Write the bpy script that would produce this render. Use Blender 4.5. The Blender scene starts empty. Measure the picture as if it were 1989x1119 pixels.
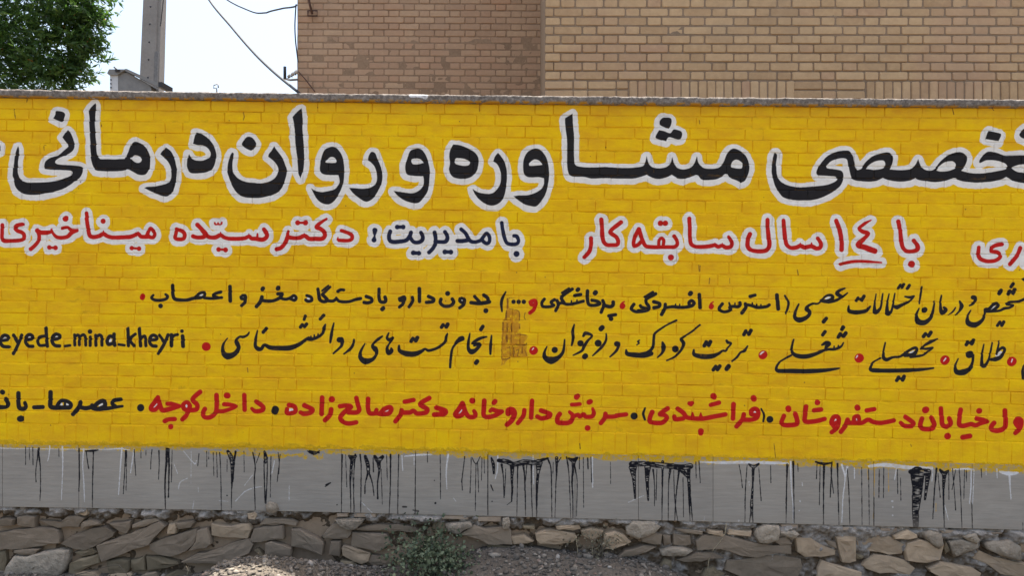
import bpy, bmesh, math, random

import numpy as np
from mathutils import Vector, Matrix
random.seed(7); RS = np.random.RandomState(11)
sc = bpy.context.scene
# ---------------------------------------------------------------- camera
F, CXP, CYP = 1450.0, 994.5, 559.5          # focal length and centre in pixels of a 1989 x 1119 frame
DIST, EYE, YAW = 4.30, 1.72, 0.0217         # metres from the painted wall, eye height, turn to the left
cam_d = bpy.data.cameras.new('camera'); cam = bpy.data.objects.new('camera', cam_d); sc.collection.objects.link(cam)
cam_d.sensor_width = 36.0; cam_d.lens = 36.0*F/1989.0; cam_d.clip_start = 0.05; cam_d.clip_end = 1500
cam.location = (0, -DIST, EYE); cam.rotation_euler = (math.radians(90), 0, YAW); sc.camera = cam
# ---------------------------------------------------------------- sky, sun, exposure
SUN_EL, SUN_AZ = math.radians(78.6), math.radians(16)     # azimuth from +y (behind the wall) towards +x
w = bpy.data.worlds.new('World'); sc.world = w; w.use_nodes = True
nt = w.node_tree; nt.nodes.clear()
sky = nt.nodes.new('ShaderNodeTexSky'); sky.sky_type = 'NISHITA'; sky.sun_disc = False
sky.sun_elevation = SUN_EL; sky.sun_rotation = SUN_AZ; sky.air_density = 1.25; sky.dust_density = 5.5; sky.ozone_density = 1.0
bg = nt.nodes.new('ShaderNodeBackground'); bg.inputs['Strength'].default_value = 0.118
wo = nt.nodes.new('ShaderNodeOutputWorld'); nt.links.new(sky.outputs[0], bg.inputs[0]); nt.links.new(bg.outputs[0], wo.inputs[0])
sd = bpy.data.lights.new('sun', 'SUN'); sd.energy = 4.7; sd.angle = math.radians(0.53); sd.color = (1.0, .94, .85)
sun = bpy.data.objects.new('sun', sd); sc.collection.objects.link(sun)
sv = Vector((math.cos(SUN_EL)*math.sin(SUN_AZ), math.cos(SUN_EL)*math.cos(SUN_AZ), math.sin(SUN_EL)))
sun.rotation_euler = sv.to_track_quat('Z', 'Y').to_euler(); sun.location = (2, 4, 12)
sc.view_settings.view_transform = 'Standard'; sc.view_settings.look = 'None'
sc.view_settings.exposure = 1.50; sc.view_settings.gamma = 1.0; sc.view_settings.use_curve_mapping = False
sc.render.engine = 'CYCLES'; sc.cycles.max_bounces = 8; sc.cycles.diffuse_bounces = 5; sc.cycles.use_denoising = True
# ---------------------------------------------------------------- photograph pixel -> point on the plane y = yp
FW = (-math.sin(YAW), math.cos(YAW)); RT = (math.cos(YAW), math.sin(YAW))
def px_plane(x, y, yp=0.0):
    u = (np.asarray(x, float)-CXP)/F; v = (CYP-np.asarray(y, float))/F
    dx = FW[0]+u*RT[0]; dy = FW[1]+u*RT[1]; t = (yp+DIST)/dy
    return dx*t, EYE+v*t
def P(x, y, yp=0.0):
    a, b = px_plane(x, y, yp); return Vector((float(a), yp, float(b)))
# ---------------------------------------------------------------- helpers
COLL = sc.collection
def link(name, me, mat=None, parent=None, loc=None):
    o = bpy.data.objects.new(name, me); COLL.objects.link(o)
    if mat is not None and me is not None and not me.materials: me.materials.append(mat)
    if parent is not None: o.parent = parent
    if loc is not None: o.location = loc
    return o
def tag(o, label=None, cat=None, group=None, kind=None):
    if label: o['label'] = label
    if cat: o['category'] = cat
    if group: o['group'] = group
    if kind: o['kind'] = kind
    return o
def empty(name, loc, label, cat, group=None):
    o = bpy.data.objects.new(name, None); COLL.objects.link(o); o.location = loc; o.empty_display_size = .2
    return tag(o, label, cat, group)
def mesh(name, V, Fc, smooth=False):
    me = bpy.data.meshes.new(name); me.from_pydata([tuple(map(float, v)) for v in V], [], Fc); me.update()
    if smooth: me.polygons.foreach_set('use_smooth', [True]*len(me.polygons))
    return me
def mesh_np(name, V, Q, smooth=False):
    """V (n,3), Q (m,k) same-size faces"""
    me = bpy.data.meshes.new(name); V = np.asarray(V, np.float32); Q = np.asarray(Q, np.int32); k = Q.shape[1]
    me.vertices.add(len(V)); me.vertices.foreach_set('co', V.ravel())
    me.loops.add(Q.size); me.loops.foreach_set('vertex_index', Q.ravel())
    me.polygons.add(len(Q)); me.polygons.foreach_set('loop_start', np.arange(len(Q), dtype=np.int32)*k)
    me.update(calc_edges=True)
    if smooth: me.polygons.foreach_set('use_smooth', np.ones(len(Q), bool))
    return me
def box_vf(x0, x1, y0, y1, z0, z1):
    V = [(x, y, z) for z in (z0, z1) for y in (y0, y1) for x in (x0, x1)]
    return V, [(0, 2, 3, 1), (4, 5, 7, 6), (0, 1, 5, 4), (2, 6, 7, 3), (0, 4, 6, 2), (1, 3, 7, 5)]
def box_mesh(name, x0, x1, y0, y1, z0, z1, bev=0.0):
    bm = bmesh.new(); V, Fc = box_vf(x0, x1, y0, y1, z0, z1); vs = [bm.verts.new(v) for v in V]
    for f in Fc: bm.faces.new([vs[i] for i in f])
    if bev: bmesh.ops.bevel(bm, geom=list(bm.edges), offset=bev, segments=2, affect='EDGES', profile=.5)
    bmesh.ops.recalc_face_normals(bm, faces=bm.faces)
    me = bpy.data.meshes.new(name); bm.to_mesh(me); bm.free(); return me
def tube_mesh(name, pts, r, n=6, rs=None):
    V = []; Fc = []; m = len(pts); pts = [Vector(p) for p in pts]
    for i, p in enumerate(pts):
        t = (pts[min(i+1, m-1)]-pts[max(i-1, 0)]).normalized()
        a = t.cross(Vector((0, 0, 1)) if abs(t.z) < .9 else Vector((1, 0, 0))).normalized(); b = t.cross(a)
        rr = rs[i] if rs else r
        for k in range(n):
            q = 2*math.pi*k/n; V.append(p+a*(math.cos(q)*rr)+b*(math.sin(q)*rr))
    for i in range(m-1):
        for k in range(n):
            Fc.append((i*n+k, i*n+(k+1) % n, (i+1)*n+(k+1) % n, (i+1)*n+k))
    Fc.append(tuple(range(n))[::-1]); Fc.append(tuple((m-1)*n+k for k in range(n)))
    return mesh(name, V, Fc, True)
def vnoise(x, y, seed=0):
    """smooth value noise on arrays"""
    x = np.asarray(x, float); y = np.asarray(y, float); xi = np.floor(x).astype(np.int64); yi = np.floor(y).astype(np.int64); fx = x-xi; fy = y-yi
    fx = fx*fx*(3-2*fx); fy = fy*fy*(3-2*fy)
    def h(a, b):
        n = (a*374761393+b*668265263+seed*1442695041) & 0x7fffffff; n = ((n ^ (n >> 13))*1274126177) & 0x7fffffff
        return ((n ^ (n >> 16)) & 0xffff)/65535.0
    return (h(xi, yi)*(1-fx)+h(xi+1, yi)*fx)*(1-fy)+(h(xi, yi+1)*(1-fx)+h(xi+1, yi+1)*fx)*fy
def fbm(x, y, seed=0, o=4):
    s = 0; a = .5
    for i in range(o): s = s+a*(vnoise(x*2**i, y*2**i, seed+i)-.5); a *= .5
    return s*2
# ---------------------------------------------------------------- lettering painted on the wall
# @ ox oy scale  : frame of the sketch the strokes are written in;  G n : outline width class
# P colour x,y ... closed outline (trailing * = sharp corner), H hole of the outline before,
# S colour radius x,y[,r] ... brush stroke,  O colour x,y,r ... dots
TEXT = """
G 1
@ 0 190 5.04
P k 555,128 620,136 642,160 632,200 615,235 570,222 527,200* 545,165
P k 667,312* 700,350 722,410 733,465 722,505 690,535 640,565 590,585 548,612 545,635 575,650 640,655 720,658 800,672 818,700 808,745 780,785 735,815 690,850 620,890 540,915 430,940 330,950 240,940 180,905 150,860 140,800 125,760 135,660 145,580 165,510 182,472* 192,505 188,560 178,620 180,700 185,760 215,805 270,828 360,830 450,825 530,815 610,795 680,770 712,745 712,722 690,712 620,708 520,705 440,695 432,670 445,625 490,590 560,565 620,520 670,478 668,460 640,425 612,385* 650,330
P k 938,52* 944,75 935,200 938,350 945,480 955,560 985,598* 1060,600 1140,600 1225,598* 1255,530 1280,465 1320,430 1370,440 1420,475 1460,540 1475,600 1465,690 1440,740 1400,757 1350,748 1300,720 1250,697 1210,712 1110,718 970,716 930,700 905,650 890,560 882,400 880,250 870,120* 900,85
H k 1278,592* 1320,562 1370,575 1390,605 1370,632 1330,630
P k 1630,485* 1680,530 1713,600 1733,700 1728,780 1715,860 1690,920 1650,960 1610,965 1560,950 1480,915 1415,882* 1440,872 1520,866 1590,850 1640,835 1673,800 1680,740 1668,670 1640,615 1600,580 1570,550* 1590,520
P k -20,455 5,470 7,495 5,520 -20,530
@ 332 190 5.04
P k 250,338* 300,350 370,400 420,470 445,550 440,620 410,690 360,725 290,738 210,738 175,715 158,670 165,600 180,545* 200,585 240,610 300,615 350,600 385,570 388,530 360,490 310,465 260,460 217,450* 235,380
P k 750,380 800,392 835,445 820,490 785,515* 740,495 697,460 710,420
P k 1010,472* 1050,530 1090,580 1120,650 1138,720 1120,800 1090,880 1040,930 960,960 860,978 760,978 690,960 640,920 600,860 575,790 555,720 558,650 580,570 600,535* 615,545 605,620 605,710 640,770 700,810 790,830 900,832 970,815 1030,770 1052,710 1045,670 1010,620 950,575* 960,545 990,510
P k 1280,100* 1290,180 1290,300 1300,450 1305,580 1298,700 1270,790* 1250,740 1240,620 1225,500 1215,350 1205,250 1190,185* 1230,140
P k 1560,478 1610,483 1650,520 1673,560 1690,620 1697,700 1692,800 1678,870 1650,930 1620,985 1580,1025 1530,1042 1470,1025 1420,975 1375,885* 1420,912 1480,920 1550,910 1610,890 1645,840 1650,800 1640,755* 1560,755 1490,745 1460,710 1462,640 1478,570 1505,510
H k 1515,625 1560,580 1600,585 1622,620 1610,635* 1550,635
@ 664 190 5.04
P k 290,528 325,540 350,600 385,680 398,770 385,850 350,920 305,985 245,1015 190,995 120,940 70,880* 110,882 200,890 270,880 320,850 345,800 340,730 320,670 285,630 255,610* 265,565
P k 735,492 785,510 820,560 850,640 862,720 855,830 840,910 800,975 755,1025 700,1030 620,1005 550,960 508,912* 570,918 640,930 700,930 760,905 795,860 802,800 795,768* 720,765 650,755 625,730 620,660 640,590 670,520
H k 682,605 720,592 770,600 800,635* 750,648 695,645
P k 1090,455* 1150,460 1230,490 1300,535 1335,590 1335,660 1310,730 1250,780 1170,792 1100,780 1065,750 1048,700 1060,640 1050,570 1065,500
H k 1110,600* 1125,590 1200,598 1250,625 1245,655 1200,665 1120,650 1105,630
P k 1530,538* 1560,575 1595,630 1612,700 1615,800 1605,900 1580,980 1540,1030 1480,1055 1420,1045 1350,1000 1300,940 1280,892* 1330,920 1400,938 1470,932 1520,895 1550,840 1560,770 1545,700 1520,650 1480,620* 1500,570
@ 996 190 5.04
P k 210,495 270,510 320,570 345,640 355,740 345,850 325,930 280,1010 230,1062 170,1058 110,1040 50,1000 8,962* 70,955 150,950 220,930 280,890 303,840 305,785* 250,775 160,775 115,750 102,700 105,610 140,535
H k 160,640 210,600 260,615 290,655* 250,660 165,665
P k 585,152* 588,250 600,400 598,550 605,640 625,665 720,680 900,675 1060,685 1200,680 1270,668 1295,630 1310,572* 1330,640 1360,675 1430,690 1500,675 1540,640 1558,575* 1580,640 1610,685 1673,698 1740,680 1775,640 1800,575* 1820,640 1870,685 1950,693 2020,680 2060,630 2090,555 2140,500 2190,500 2260,545 2300,610 2312,680 2300,750 2270,810 2230,832* 2190,810 2130,785 2100,745* 2075,745 2040,775 1980,800 1890,805 1840,795 1815,760* 1790,755 1720,780 1673,792 1610,790 1590,775 1555,752* 1500,780 1430,795 1370,785 1340,770 1312,752* 1200,785 1100,790 900,785 780,790 700,775 590,770 550,745 535,690 530,550 530,400 515,300 510,200* 545,175
H k 2135,665 2153,620 2193,605 2243,635 2248,660 2233,690 2143,680
P k 1470,193 1540,195 1555,225 1545,270 1525,300* 1480,285 1440,265 1440,225
P k 1430,315* 1470,322 1540,345 1575,308 1640,325 1657,355 1640,400 1600,402 1525,385 1500,425* 1400,395 1398,370
@ 1328 190 5.04
P k 895,535 912,560 905,640 905,700 915,770 950,820 1020,855 1110,872 1200,872 1320,862 1420,845 1480,820 1500,795 1480,770 1420,765 1310,755 1295,725 1320,670 1390,580 1480,530 1570,515 1620,520 1650,560 1665,610 1675,665 1695,705 1712,703* 1738,690 1768,640 1838,575 1918,545 1998,532 2033,555 2046,600 2033,660 2013,700* 2108,708 2208,700 2258,665 2290,598* 2318,665 2358,700 2418,712 2458,690 2508,620 2588,560 2668,530 2728,535 2768,570 2768,620 2743,680 2713,712* 2758,725 2858,740 3008,728 3138,700 3163,670 3138,640 3058,615 2958,610 2898,635 2896,605 2928,560 2978,525 3058,535 3158,565 3400,565 3400,650 3298,650 3218,675 3208,695 3258,725 3400,750 3400,835 3258,822 3218,810 3153,772* 3098,800 2958,825 2808,828 2708,812 2658,785 2633,785* 2558,812 2458,825 2358,815 2298,805 2268,785* 2208,810 2108,820 2008,805 1948,780* 1888,810 1798,820 1698,812 1650,795 1635,770 1615,700 1605,640 1590,598 1540,590 1450,615 1395,665 1400,688 1460,698 1540,715 1560,760 1550,820 1520,870 1440,930 1350,975 1260,1000 1150,1005 1050,995 970,970 920,910 885,840 870,780 858,720 862,640 880,560
H k 1780,695* 1818,650 1878,618 1948,615 1968,650 1948,690 1858,703
H k 2466,712* 2498,670 2558,628 2628,620 2660,650 2648,690 2588,715 2508,722
P k 2978,322* 3093,350 3098,375 3078,425* 2948,405* 2963,350
P k 3331,300 3298,330 3280,360 3298,385 3331,400 3378,420 3418,350 3378,290
G 2
@ 0 395 7.956
S r 31 42,335 38,450 37,540 75,578 160,580 300,572 368,548 374,480 340,447 270,420 237,378 270,338 350,323
S r 28 965,385 1050,370 1105,412 1195,418
S r 33 1195,420,26 1110,452 1050,510 960,528 880,518 830,470,25 810,430,20 800,400,14
S r 36 800,440,24 730,450 640,450 580,420
S r 32 575,410,28 610,500 590,590 530,660 475,705
O r 1020,235,47
O r 765,680,36 860,685,38
S r 18 765,680 860,685
S r 33 1340,150,30 1350,250 1365,380 1385,490 1440,520 1530,505 1600,470 1660,505 1740,525 1989,520 2060,503 2134,470 2180,510 2250,515 2300,510
S r 14 1600,470,22 1602,425,10
S r 14 2134,475,22 2139,440,10
S r 28 2270,495 2290,450 2330,385 2375,430 2395,480 2365,525 2300,518
O r 2039,690,34 2154,700,38
S r 18 2039,690 2154,700
O r 1600,275,42
@ 250 395 7.956
S r 31 740,395 830,430 868,480 845,545 760,552 718,530 732,470 745,400
S r 36 1062,332 1130,400 1190,470 1210,500
S r 33 1000,508 1060,525 1150,522 1200,500 1260,525 1340,525 1420,490 1480,525 1560,545 1700,545 1800,535 1860,510 1900,540 1960,545 2069,560 2125,530 2142,480 2090,400
S r 14 1425,480,22 1422,445,9
S r 14 1860,500,22 1860,468,9
S r 14 1989,530,22 1992,470,12
S r 15 1332,300 1342,325 1378,320 1383,297 1390,325 1432,318 1440,292
O r 1390,712,38 1500,717,40
S r 20 1390,710 1500,715
@ 500 395 7.956
S r 33 300,707,36 370,685 430,610 465,530 478,430,20
S r 34 475,520 560,535 650,530 730,500 800,545 900,548 1000,545 1045,500 1030,440 970,390 915,365 960,310,30 1070,238,18
S r 14 730,500,24 727,470,12
O r 625,298,40 745,298,42
S r 20 625,298 745,298
S r 30 1300,420 1400,455 1462,495 1455,555 1390,575 1262,570
S r 14 1240,560,20 1248,520,8
O n 1815,415,38 1803,565,38
S n 30 1818,425 1812,450 1812,500,12 1803,550
@ 750 395 7.956
S n 32 65,430 45,500 55,570 110,595 200,590 310,570 365,510 385,450
S n 31 370,520 420,590 490,602 555,570 565,510 538,450
O n 170,365,38 265,365,38
S n 28 170,365 265,365
O n 420,765,38 505,770,38
S n 30 420,765 505,770
S n 32 665,755 720,700 760,620 765,540 750,450
S n 32 760,590 840,595 915,590 945,540 940,490 910,440
O n 910,750,38 1000,752,38
S n 28 910,750 1000,752
S n 30 1160,400 1225,460 1270,540 1310,585 1380,595 1460,570 1500,520 1550,462 1595,520 1595,590 1555,620 1510,595 1480,560
S n 32 1100,580 1180,580 1270,565
S n 30 1785,300 1800,400 1825,520 1860,605 1920,630 1989,630 2029,615 2045,570 2015,510 1975,500
O n 2014,780,46
@ 1000 400 7.956
S r 33 1175,500 1175,600 1150,700 1072,790
S r 33 1335,210 1345,330 1350,450 1370,550 1420,600 1500,605 1580,595 1595,540 1560,475 1475,410 1500,360 1640,250
S r 31 1915,355 1860,460 1832,560 1845,615 1900,600 1945,555
S r 31 1918,360 1950,470 1989,570 2029,622 2139,635 2249,635 2389,635 2469,630 2507,590 2499,530 2460,465
S r 27 2222,600 2228,530 2269,495 2298,530 2292,600
O r 2249,265,44 2324,265,44
O r 2409,795,48
@ 1250 400 7.956
S r 32 705,195 712,320 715,480 730,580 790,625 900,630 1020,620 1100,605 1150,630 1210,612 1270,640 1340,630 1363,580 1340,520 1310,475,22
S r 12 1100,600,24 1100,572,8
S r 12 1212,605,24 1214,575,8
S r 34 1640,435 1608,520 1605,620 1660,680 1780,700 1890,685 1938,620 1930,480 1915,330 1912,215
@ 1500 400 7.956
S r 33 170,225 180,330 195,480 215,590 280,645 370,640 430,615 500,640 600,622 680,655 738,640 748,580 705,500
S r 12 430,610,24 428,572,8
S r 12 605,615,24 603,570,8
S r 35 985,228 1030,350 1060,480 1070,600 1070,675
S r 28 1518,218,12 1425,270,26 1342,345 1395,395,34 1478,425,34 1430,490,30 1325,600,42 1430,640,42 1580,698,44
S r 24 1050,900 1200,865 1300,855 1450,858 1680,875,12
@ 1739 400 7.956
S r 33 40,240 65,350 80,500 110,630 170,695 270,700 338,670 338,610 282,535
O r 248,900,54
S r 31 1280,640 1278,760 1310,820 1420,855 1540,842 1608,790 1600,735 1560,712 1480,695 1482,650 1540,610 1640,590
S r 32 1925,650 1880,760 1765,900
S r 26 2010,690 2040,720
O r 2012,885,28
G 0
@ 0 540 5.594
S k 17 35,678 85,668 88,635 50,622 15,650 10,700 40,742 100,748
S k 17 150,622 195,700
S k 17 240,622 200,720 150,820
S k 17 285,672 350,662 358,630 320,615 287,645 282,700 312,738 362,742
S k 18 505,545 510,640 520,740
S k 16 490,630 435,642 417,690 440,732 505,728
S k 17 577,668 642,655 652,625 610,610 577,640 572,690 602,732 652,738
S k 12 708,740 766,732
S k 15 815,618 818,728
S k 15 818,640 850,618 866,640 867,725
S k 15 870,640 908,615 930,640 934,730
O k 982,582,24
S k 16 985,640 982,732
S k 16 1042,622 1046,730
S k 16 1045,645 1085,618 1108,640 1110,730
S k 17 1243,610 1240,670 1250,730
S k 17 1240,645 1195,632 1168,675 1182,720 1236,706
S k 12 1292,722 1358,730
S k 17 1393,550 1400,735
S k 15 1472,610 1415,665 1460,735
S k 17 1518,550 1530,735
S k 16 1530,655 1570,630 1583,660 1588,735
S k 17 1632,672 1698,668 1703,640 1665,622 1632,650 1630,700 1656,735 1698,740
S k 16 1735,622 1788,700
S k 16 1828,618 1790,710 1722,820
O w 50,652,14 322,642,14 612,640,14 1195,678,16 1652,660,13
@ 260 540 5.594
S k 19 412,620 412,735
S k 14 415,655 440,625 475,615
O k 525,577,19
S k 19 530,630 538,740
S r 26 94,212 100,196
S k 16 215,185,12 195,215 230,238 300,240 355,225 368,198 348,178,12
O k 293,303,23
S k 17 425,80 428,180 445,225 500,238 580,238 650,220 720,212
S k 14 655,220 720,165 765,158 772,190 730,215 680,220 
O w 735,193,18
S k 14 765,215 850,222 955,212
S k 15 945,152 885,170 868,192 910,210
S k 18 1048,92 1048,248
S k 15 1182,190 1212,192 1212,225 1172,225 1165,205
S k 16 1212,215 1205,265 1172,298
O w 1190,208,13
S k 18 1395,205 1380,250 1335,308
S k 17 1385,240 1450,250 1520,245 1585,215 1612,175 1565,172
S k 15 1585,215 1650,230 1700,215 1740,190 1765,215 1745,240 1700,225
O w 1740,216,11
S k 22 1400,122 1406,112
S k 22 1566,114 1571,104
S r 46 786,745 790,745
S k 10 1255,590,6 1235,620,10 1190,640,13 1150,638,10 1110,680,12 1125,715,24 1138,760,20 1095,825,24 1020,850,34 970,810,20 968,740,12 990,690,8 1020,655,5
S k 18 1408,588 1440,548
S k 10 1345,570,6 1325,660,14 1322,740,16 1350,770,22 1385,770,16 1420,728,14 1480,755,22 1580,762,26 1700,758,26 1800,718,20 1880,660,13 1902,650,13
S k 15 1852,450 1864,412
S k 18 1812,533 1832,508
S k 17 1855,528 1878,500
S k 12 1820,520 1865,515
@ 600 540 5.594
S k 16 -20,190 25,208 30,243 -10,252 -32,238
O w -5,230,13
S k 17 97,120 108,180 120,235 160,256 200,240 168,200 150,175 232,95,10
S k 9 212,82 142,138
S k 15 190,245 260,250 300,230 325,250 370,258 440,255 500,235 562,222
S k 12 300,235 298,215
S k 15 315,145 345,128 380,130
S k 17 625,200 678,222 682,255 640,270 600,265
S k 17 762,120 762,200 775,255 820,262 836,240 828,208
S k 21 798,338 808,328
S k 15 1000,218 1038,205 1038,240 992,245 985,222
S k 16 1036,235 1022,280 985,315
O w 1010,228,11
S k 16 1125,210 1128,250 1088,312
S k 18 1200,115 1203,255
S k 18 1300,200 1353,227 1348,255 1278,265
S k 17 1435,230 1428,270 1470,305 1540,300 1572,262 1557,228
O k 1507,168,25
S k 15 1660,218 1692,235 1670,268 1640,250 1642,225
S k 16 1692,245 1680,290 1638,325
O w 1663,248,12
S k 16 1800,200 1850,255
S k 19 1762,268 1840,275 1905,270 1960,258
S k 17 125,445 162,405
S k 12 180,505,8 165,545,18 150,600,14 100,640,14 30,665,16 -10,665,14
S k 8 60,650 58,618,5
S k 8 100,640 100,606,5
S k 7 25,660 22,632,5
S k 12 272,490,6 255,560,12 245,620,16 232,700,10
S k 29 330,672 350,672
S k 16 362,690,20 352,740,14 265,820,7
S k 12 490,670,8 478,730,14 440,780,14 380,825,7
S k 12 870,595,6 850,650,14 878,672,20 915,650,10 872,715,8 850,765,14 865,812,26 898,790,20 895,765,10
S k 14 800,632,8 758,662,16 708,705,10 692,742,14 720,770,28 735,800,18 728,840,12 690,885,18 615,905,32 562,865,22 562,800,13 608,715,5
S k 20 980,735,8 985,790,18 1050,820,28 1150,825,28 1230,792,16 1262,770,10 1300,788,14 1370,770,14 1420,745,14 1478,695,14 1492,640,14 1505,605,6
S k 18 1110,688 1130,658
S k 20 1162,680 1180,648
S k 10 1120,672 1170,662
S k 17 1440,535 1458,508
S k 19 1492,530 1508,502
S k 10 1445,522 1500,515
S k 20 1590,705,8 1640,662,22 1665,658,26 1610,700,10 1562,760,10 1545,840,13 1535,970,10
S k 14 1750,600,6 1732,700,14 1735,770,18 1770,800,28 1830,770,14 1865,722,8 1795,735,9
@ 920 540 5.594
S k 12 140,638,7 70,655,15 10,690,14 -15,715,8 65,712,10 30,770,14 -15,800,12
S k 22 25,922 38,905
S k 19 78,560 100,525
S k 12 195,625,6 185,720,15 182,825,10
S k 17 110,185 150,215 155,255 110,272 20,275
O k 133,355,25
S k 12 348,150,7 312,220,14 300,280,14 308,362,7
O k 433,258,22 488,258,22 545,258,22
S r 19 628,252 665,245 675,285 628,288 615,262
S r 18 672,285 655,340 610,378
O w 643,275,16
S k 15 768,228 740,270 752,308 820,312 870,298 850,280 842,258 878,235
S k 16 905,245 920,290 890,355
S k 15 915,280 960,270 1010,285 1080,280 1190,252
S k 16 985,275 955,205 1070,120
S k 12 960,160 1035,115
S k 8 1060,275 1062,246,5
S k 8 1120,268 1122,238,5
S k 20 1128,130 1136,122
S k 16 1098,190 1162,178
S k 17 1235,140 1235,220 1250,285 1300,298 1368,280 1340,252 1285,242
S k 24 1318,164 1324,156
S k 16 1402,245 1415,290 1385,372
S k 18 1412,295 1480,312 1512,295 1515,262
S k 17 1468,410 1540,398
O k 1492,442,23
S r 28 1613,308 1618,302
S r 10 1605,290,16 1615,270,9 1635,256,6
S k 16 1740,285 1712,335 1760,365 1840,360 1895,340 1820,315 1810,300
@ 1240 540 5.594
S k 16 0,355 60,355 108,340 110,305 85,270 85,230 185,172
S k 13 70,205 155,155
S k 17 165,258 228,278 222,310 168,322
S k 17 290,285 285,330 250,395
S k 16 290,322 370,312 440,318 520,315 580,300 602,270 575,245 548,265 552,290
S k 8 400,310 402,284,5
S k 8 445,312 447,284,5
S k 23 560,172 567,163
S k 18 660,180 668,320
S r 26 788,314 792,306
S r 10 778,300,14 788,275,8 812,258,5
S k 15 910,280 875,335 930,368 1000,345 990,318 1030,308 1080,312 1103,290 1100,268
S k 11 1000,325 983,268,8
S k 7 1045,305 1047,272,5
S k 17 1160,280 1165,320 1122,380
S k 15 1165,288 1230,300 1290,320 1390,310 1418,292
S k 8 1235,300 1235,268,5
S k 7 1280,315 1283,288,5
S k 7 1325,318 1328,290,5
S k 17 1212,200 1264,186
S k 19 1503,185 1515,335
S k 11 1590,192,8 1625,260,12 1620,320,12 1598,386,7
@ 1460 540 5.329
S k 12 485,270,6 452,350,12 444,405,16 490,435,26 570,405,18 602,355,16 570,322,22 582,290,12 630,265,9 680,265,8 720,230,9 770,185,10 820,178,12 838,205,14 790,240,20 720,235,16
S k 12 790,245,18 860,235,12 930,200,10 988,155,7
S k 12 965,105,7 905,130,13 882,160,18 925,190,16
O w 778,220,13 798,210,13
S k 16 742,452 768,418
S k 18 1000,290,6 1005,340,18 1080,355,22 1180,340,18 1225,295,7
S k 13 1080,235 1098,205
S k 15 1138,230 1160,188
S k 9 1090,222 1150,210
S k 9 1285,165,5 1270,280,8 1275,350,22 1302,345,18 1335,300,9 1355,160,5
S k 9 1420,165,5 1400,280,10 1405,365,24 1445,340,10 1480,160,5
S k 12 1468,290,10 1500,302,20 1560,275,14 1630,240,10 1680,187,6 1640,200,14 1585,192,8
S k 13 1515,102 1535,72
S k 13 1555,98 1572,65
S k 8 1525,90 1565,82
S k 14 1610,108 1630,76
S k 10 432,635,5 412,720,8 420,775,14 470,805,22 560,812,22 660,785,16 740,750,12 800,738,12 850,738,12 900,722,12 930,700,8 945,670,5
S k 10 725,692,8 765,672,18 795,680,22 770,710,16 760,740,10
S k 9 405,800,8 300,860,8 262,905,10 252,945,14 280,962,20 400,962,22 560,965,22 700,960,20 800,950,15 905,935,7
S k 17 732,588 755,556
S k 7 848,738 850,706,5
S k 7 890,728 893,698,5
S k 17 895,610 915,578
S k 18 948,600 970,570
S k 17 930,530 945,508
S k 10 905,600 960,588
S r 42 112,798 115,794
S r 44 1109,831 1113,827
S w 7 85,790,5 105,770,7 125,762,4
S w 7 1080,825,5 1092,805,7
@ 1240 540 5.594
S w 8 1325,830,5 1340,812,8 1362,800,4
@ 1689 540 5.33
S k 12 538,90,6 525,170,11 512,265,6
S k 12 510,315,6 482,390,14 500,450,28 560,462,24 625,418,16 650,350,11 668,240,5
S k 24 562,334 568,326
S k 12 740,180,5 728,270,10 735,335,16 752,358,22 785,330,18 765,305,10
S k 8 885,305,5 860,345,8 815,380,4
S k 12 930,240,8 950,290,18 932,335,12 890,380,5
S k 12 1065,200,20 1085,205,20 1090,235,13 1060,270,10 1030,285,7
S k 12 1045,335,5 1012,400,10 1020,465,26 1090,485,26 1160,440,15 1188,370,10 1192,325,14 1230,320,16 1268,280,14 1312,262,14 1322,290,14 1260,340,14 1210,345,14
S k 10 1260,345,12 1340,338,10 1390,315,12 1440,308,10 1480,282,10 1415,275,8
S k 12 1410,268,7 1450,250,13 1500,245,10 1545,240,12 1620,210,14
O w 1262,310,13 1282,300,12
S k 18 1338,160 1358,130
S k 16 1430,165 1448,135
S k 17 1478,155 1500,120
S k 16 1460,90 1480,60
S k 9 1440,145 1490,140
S k 14 1320,492 1345,455
S k 15 1365,490 1384,455
S k 9 1330,478 1375,470
O k 1592,15,15
S k 10 160,670,6 142,760,8 142,825,16 175,845,18 240,820,11 300,815,11 350,790,14 420,742,12 470,722,14 488,745,14 450,790,18 360,800,18
S k 12 420,815,14 540,800,10 600,760,10 650,720,6 590,732,12 530,730,9
S k 12 700,630,7 620,665,15 560,700,10 525,735,7
O w 430,778,12 450,768,12
S k 9 110,830,7 40,870,8 12,910,10 5,945,16 35,955,20 200,960,20 400,955,20 550,945,14 655,932,6
S k 17 555,605 575,577
S k 18 608,597 630,562
S k 10 565,592 620,580
S k 17 278,1060 300,1027
S k 17 338,1055 356,1020
S k 10 290,1045 345,1040
S r 45 776,853 780,848
S r 45 1468,868 1472,862
S w 7 765,860,5 785,832,7
S w 7 1465,870,5 1475,842,6
S k 30 1028,795,34 1042,790,34
S k 12 1068,800,14 1065,870,12 1040,930,17 970,975,30 900,972,24 882,920,12 915,835,5
S k 16 998,690 1014,662
S k 17 1054,680 1070,645
S k 10 1006,678 1060,665
S k 10 1180,685,5 1160,800,10 1165,905,20 1200,900,16 1235,830,10 1265,670,6
S k 12 1235,845,10 1300,840,22 1360,812,16 1395,745,12 1370,722,14 1320,760,12 1315,790,8
S k 10 1338,650,6 1318,760,12
O w 1320,800,13 1340,785,15 1355,775,12
S k 16 1599,900,6 1582,960,14 1599,1030,25
@ 920 540 5.594
S k 14 795,745,6 768,810,14 775,865,24 840,895,38 918,865,20 972,800,14 988,670,6
O k 880,780,32
S r 44 648,790 653,787
S w 6 635,780,4 650,762,6
S k 12 1092,505,6 1075,580,16 1080,650,14 1065,730,8
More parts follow.
